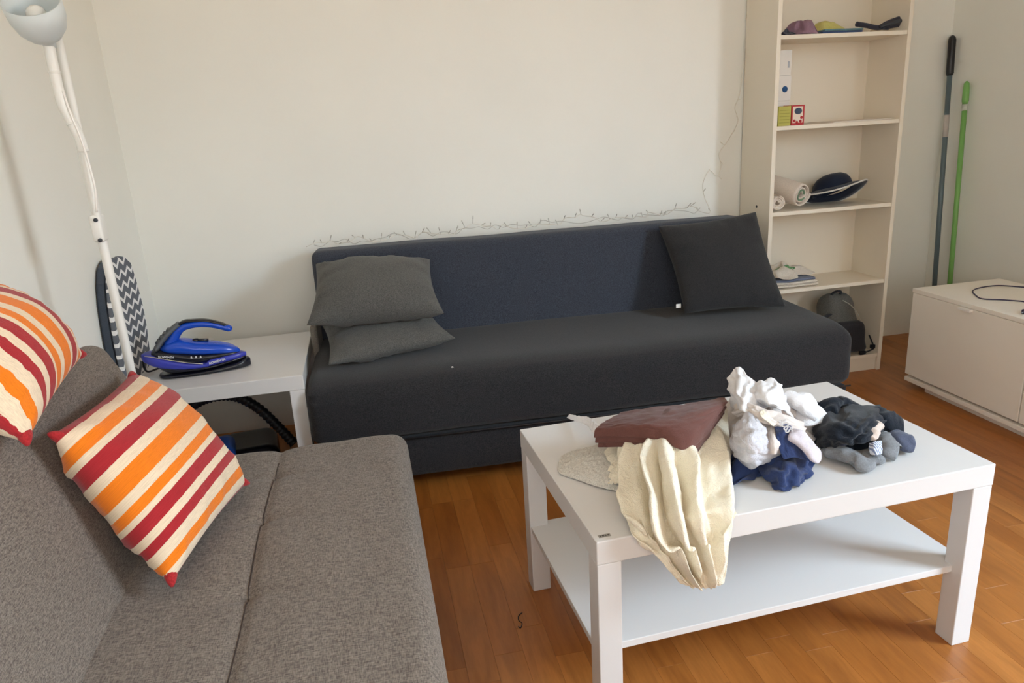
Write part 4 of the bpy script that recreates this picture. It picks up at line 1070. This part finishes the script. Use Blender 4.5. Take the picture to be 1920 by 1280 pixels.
lob('beige_sock', 'pale beige sock tucked beside the folded light grey sock', R_, 58, M_BEIGE, 1.15, 1.1, .004, 26)
# navy shorts with printed waistband
o = crumple('boxer_shorts', .455, .175, ZT, .105, .062, .042, M_NAVYC, None, 61, 36, 1.40, keep=.018, rot=.25); tag(o, 'navy cotton shorts crumpled below the white heap', 'clothing', GRP)
R_ = [[(1420, 868, .475), (1450, 862, .487), (1480, 858, .492), (1512, 866, .478)], [(1432, 890, .468), (1460, 882, .487), (1488, 880, .486), (1512, 884, .470)], [(1445, 906, .4545), (1466, 906, .466), (1492, 902, .465), (1510, 894, .4545)], [(1452, 917, .4535), (1470, 919, .4535), (1492, 912, .4535), (1508, 902, .4535)]]
piece('navy_sock', 'navy sock crumpled at the very front of the laundry', 'sock', px_sheet(R_, 34, 34, 1.22, 1.2, 62, .005), M_NAVYC, .003)
R_ = [[(1452, 800, .555), (1466, 792, .558), (1482, 796, .552)], [(1456, 818, .548), (1472, 808, .553), (1488, 812, .545)], [(1462, 840, .530), (1480, 832, .535), (1500, 836, .525)], [(1470, 860, .510), (1490, 856, .512), (1512, 862, .50)]]
wb_ = piece('trunks', 'dark blue trunks with a white lettered waistband in the heap', 'clothing', px_sheet(R_, 30, 30, 1.08, 1.08, 63, .003), M_NAVYC, .003)
pw = atz(1473, 801, .5605)
ln_ = lettering('waistband_lettering', 'BOSS', .021, (0, 0, 0), (0, 0, 0), M_WHITEC, None, .0006, True)
xd = np.array(atz(1480, 812, .555))-np.array(atz(1466, 790, .562)); xd /= np.linalg.norm(xd)
td = CAM-pw; td = td/np.linalg.norm(td)+np.array([0, 0, .6]); td -= xd*(td @ xd); td /= np.linalg.norm(td); yd = np.cross(td, xd)
mm = Matrix.Identity(4)
for i in range(3): mm[i][0] = xd[i]; mm[i][1] = yd[i]; mm[i][2] = td[i]; mm[i][3] = pw[i]+td[i]*.004
for v in ln_.data.vertices: v.co = mm @ v.co
ln_.parent = wb_
o = sock('rose_sock', [atz(1480, 812, .548), atz(1500, 822, .540), atz(1518, 840, .520), atz(1534, 858, .492)], [.022, .026, .026, .024], [.010, .011, .012, .011], M_ROSE, None, 6.0); tag(o, 'pale rose grey sock pointing down at the right of the white heap', 'sock', GRP)

# dark heap at the right
o = crumple('black_sweater', .690, .290, ZT, .105, .082, .066, M_BLK, None, 71, 36, 1.30, keep=.02); tag(o, 'large black garment bundled at the back of the dark heap', 'clothing', GRP)
R_ = [[(1530, 782, .49), (1555, 768, .51), (1590, 764, .515), (1640, 760, .515), (1658, 768, .50)], [(1528, 805, .49), (1555, 795, .52), (1595, 790, .53), (1635, 785, .525), (1660, 785, .505)], [(1532, 825, .475), (1560, 820, .505), (1598, 815, .515), (1630, 808, .515), (1655, 802, .50)], [(1540, 840, .46), (1565, 838, .48), (1600, 832, .495), (1630, 825, .498), (1650, 815, .49)]]
piece('black_shirt', 'black cloth spread over the dark heap', 'clothing', px_sheet(R_, 36, 48, 1.15, 1.15, 72, .005), M_BLK)
o = sock('black_sock', [atz(1640, 770, .505), atz(1660, 785, .50), atz(1678, 797, .485), atz(1692, 808, .47)], [.024, .03, .03, .024], [.014, .016, .015, .010], M_BLK, None, 3.0, wr=.006); tag(o, 'black ribbed sock lying at the right rear of the dark heap', 'sock', GRP)
o = sock('slate_sock', [atz(1672, 812, .482), atz(1688, 822, .478), atz(1700, 830, .472), atz(1713, 836, .465)], [.022, .026, .027, .022], [.013, .015, .015, .010], M_SLATE, None, 4.0); tag(o, 'slate blue sock toe at the right end of the dark heap', 'sock', GRP)
o = sock('navy_sock', [atz(1568, 828, .485), atz(1588, 820, .492), atz(1606, 818, .495), atz(1622, 815, .495)], [.020, .024, .022, .018], [.012, .014, .014, .010], M_SLATE, None, 5.0); tag(o, 'dark blue grey sock lying across the middle of the dark heap', 'sock', GRP)
o = sock('grey_sock', [atz(1545, 845, .468), atz(1575, 850, .470), atz(1605, 860, .468), atz(1622, 872, .463), atz(1636, 880, .460)], [.018, .022, .026, .026, .022], [.010, .013, .014, .012, .009], M_GSOCK, None, 7.0); tag(o, 'grey sock lying at the front of the dark heap', 'sock', GRP)
o = sock('grey_sock', [atz(1610, 872, .462), atz(1625, 862, .466), atz(1640, 858, .466), atz(1652, 868, .460)], [.016, .020, .022, .020], [.010, .011, .011, .008], M_GSOCK, None, 8.0); tag(o, 'grey sock heel curled over the front of the dark heap', 'sock', GRP)
o = sock('grey_sock', [atz(1655, 818, .478), atz(1664, 832, .474), atz(1672, 845, .468), atz(1684, 852, .462)], [.020, .024, .026, .022], [.012, .013, .012, .009], M_GSOCK, None, 9.0, wr=.006); tag(o, 'grey sock crumpled between the striped cuff and the slate sock', 'sock', GRP)
o = sock('pale_sock', [atz(1628, 822, .500), atz(1634, 812, .505), atz(1642, 800, .510), atz(1650, 793, .512)], [.016, .018, .014, .012], [.010, .011, .011, .009], cloth('cream_sock', srgb(206, 190, 180), .12, 400, .4), None, 10.0); tag(o, 'pale cream sock toe pointing up in the dark heap', 'sock', GRP)
R_ = [[(1630, 832, .492), (1641, 828, .496), (1652, 826, .492)], [(1630, 842, .486), (1641, 840, .492), (1653, 838, .487)], [(1634, 852, .478), (1643, 853, .482), (1653, 850, .478)]]
M_CUFF = ribbed('blue_white_rib', srgb(214, 218, 230), srgb(120, 132, 164), 55)
piece('sock_cuff', 'blue and white ribbed sock cuff standing in the dark heap', 'sock', px_sheet(R_, 20, 24, 1.05, 1.02, 75, .001, .05, .4), M_CUFF, .005)
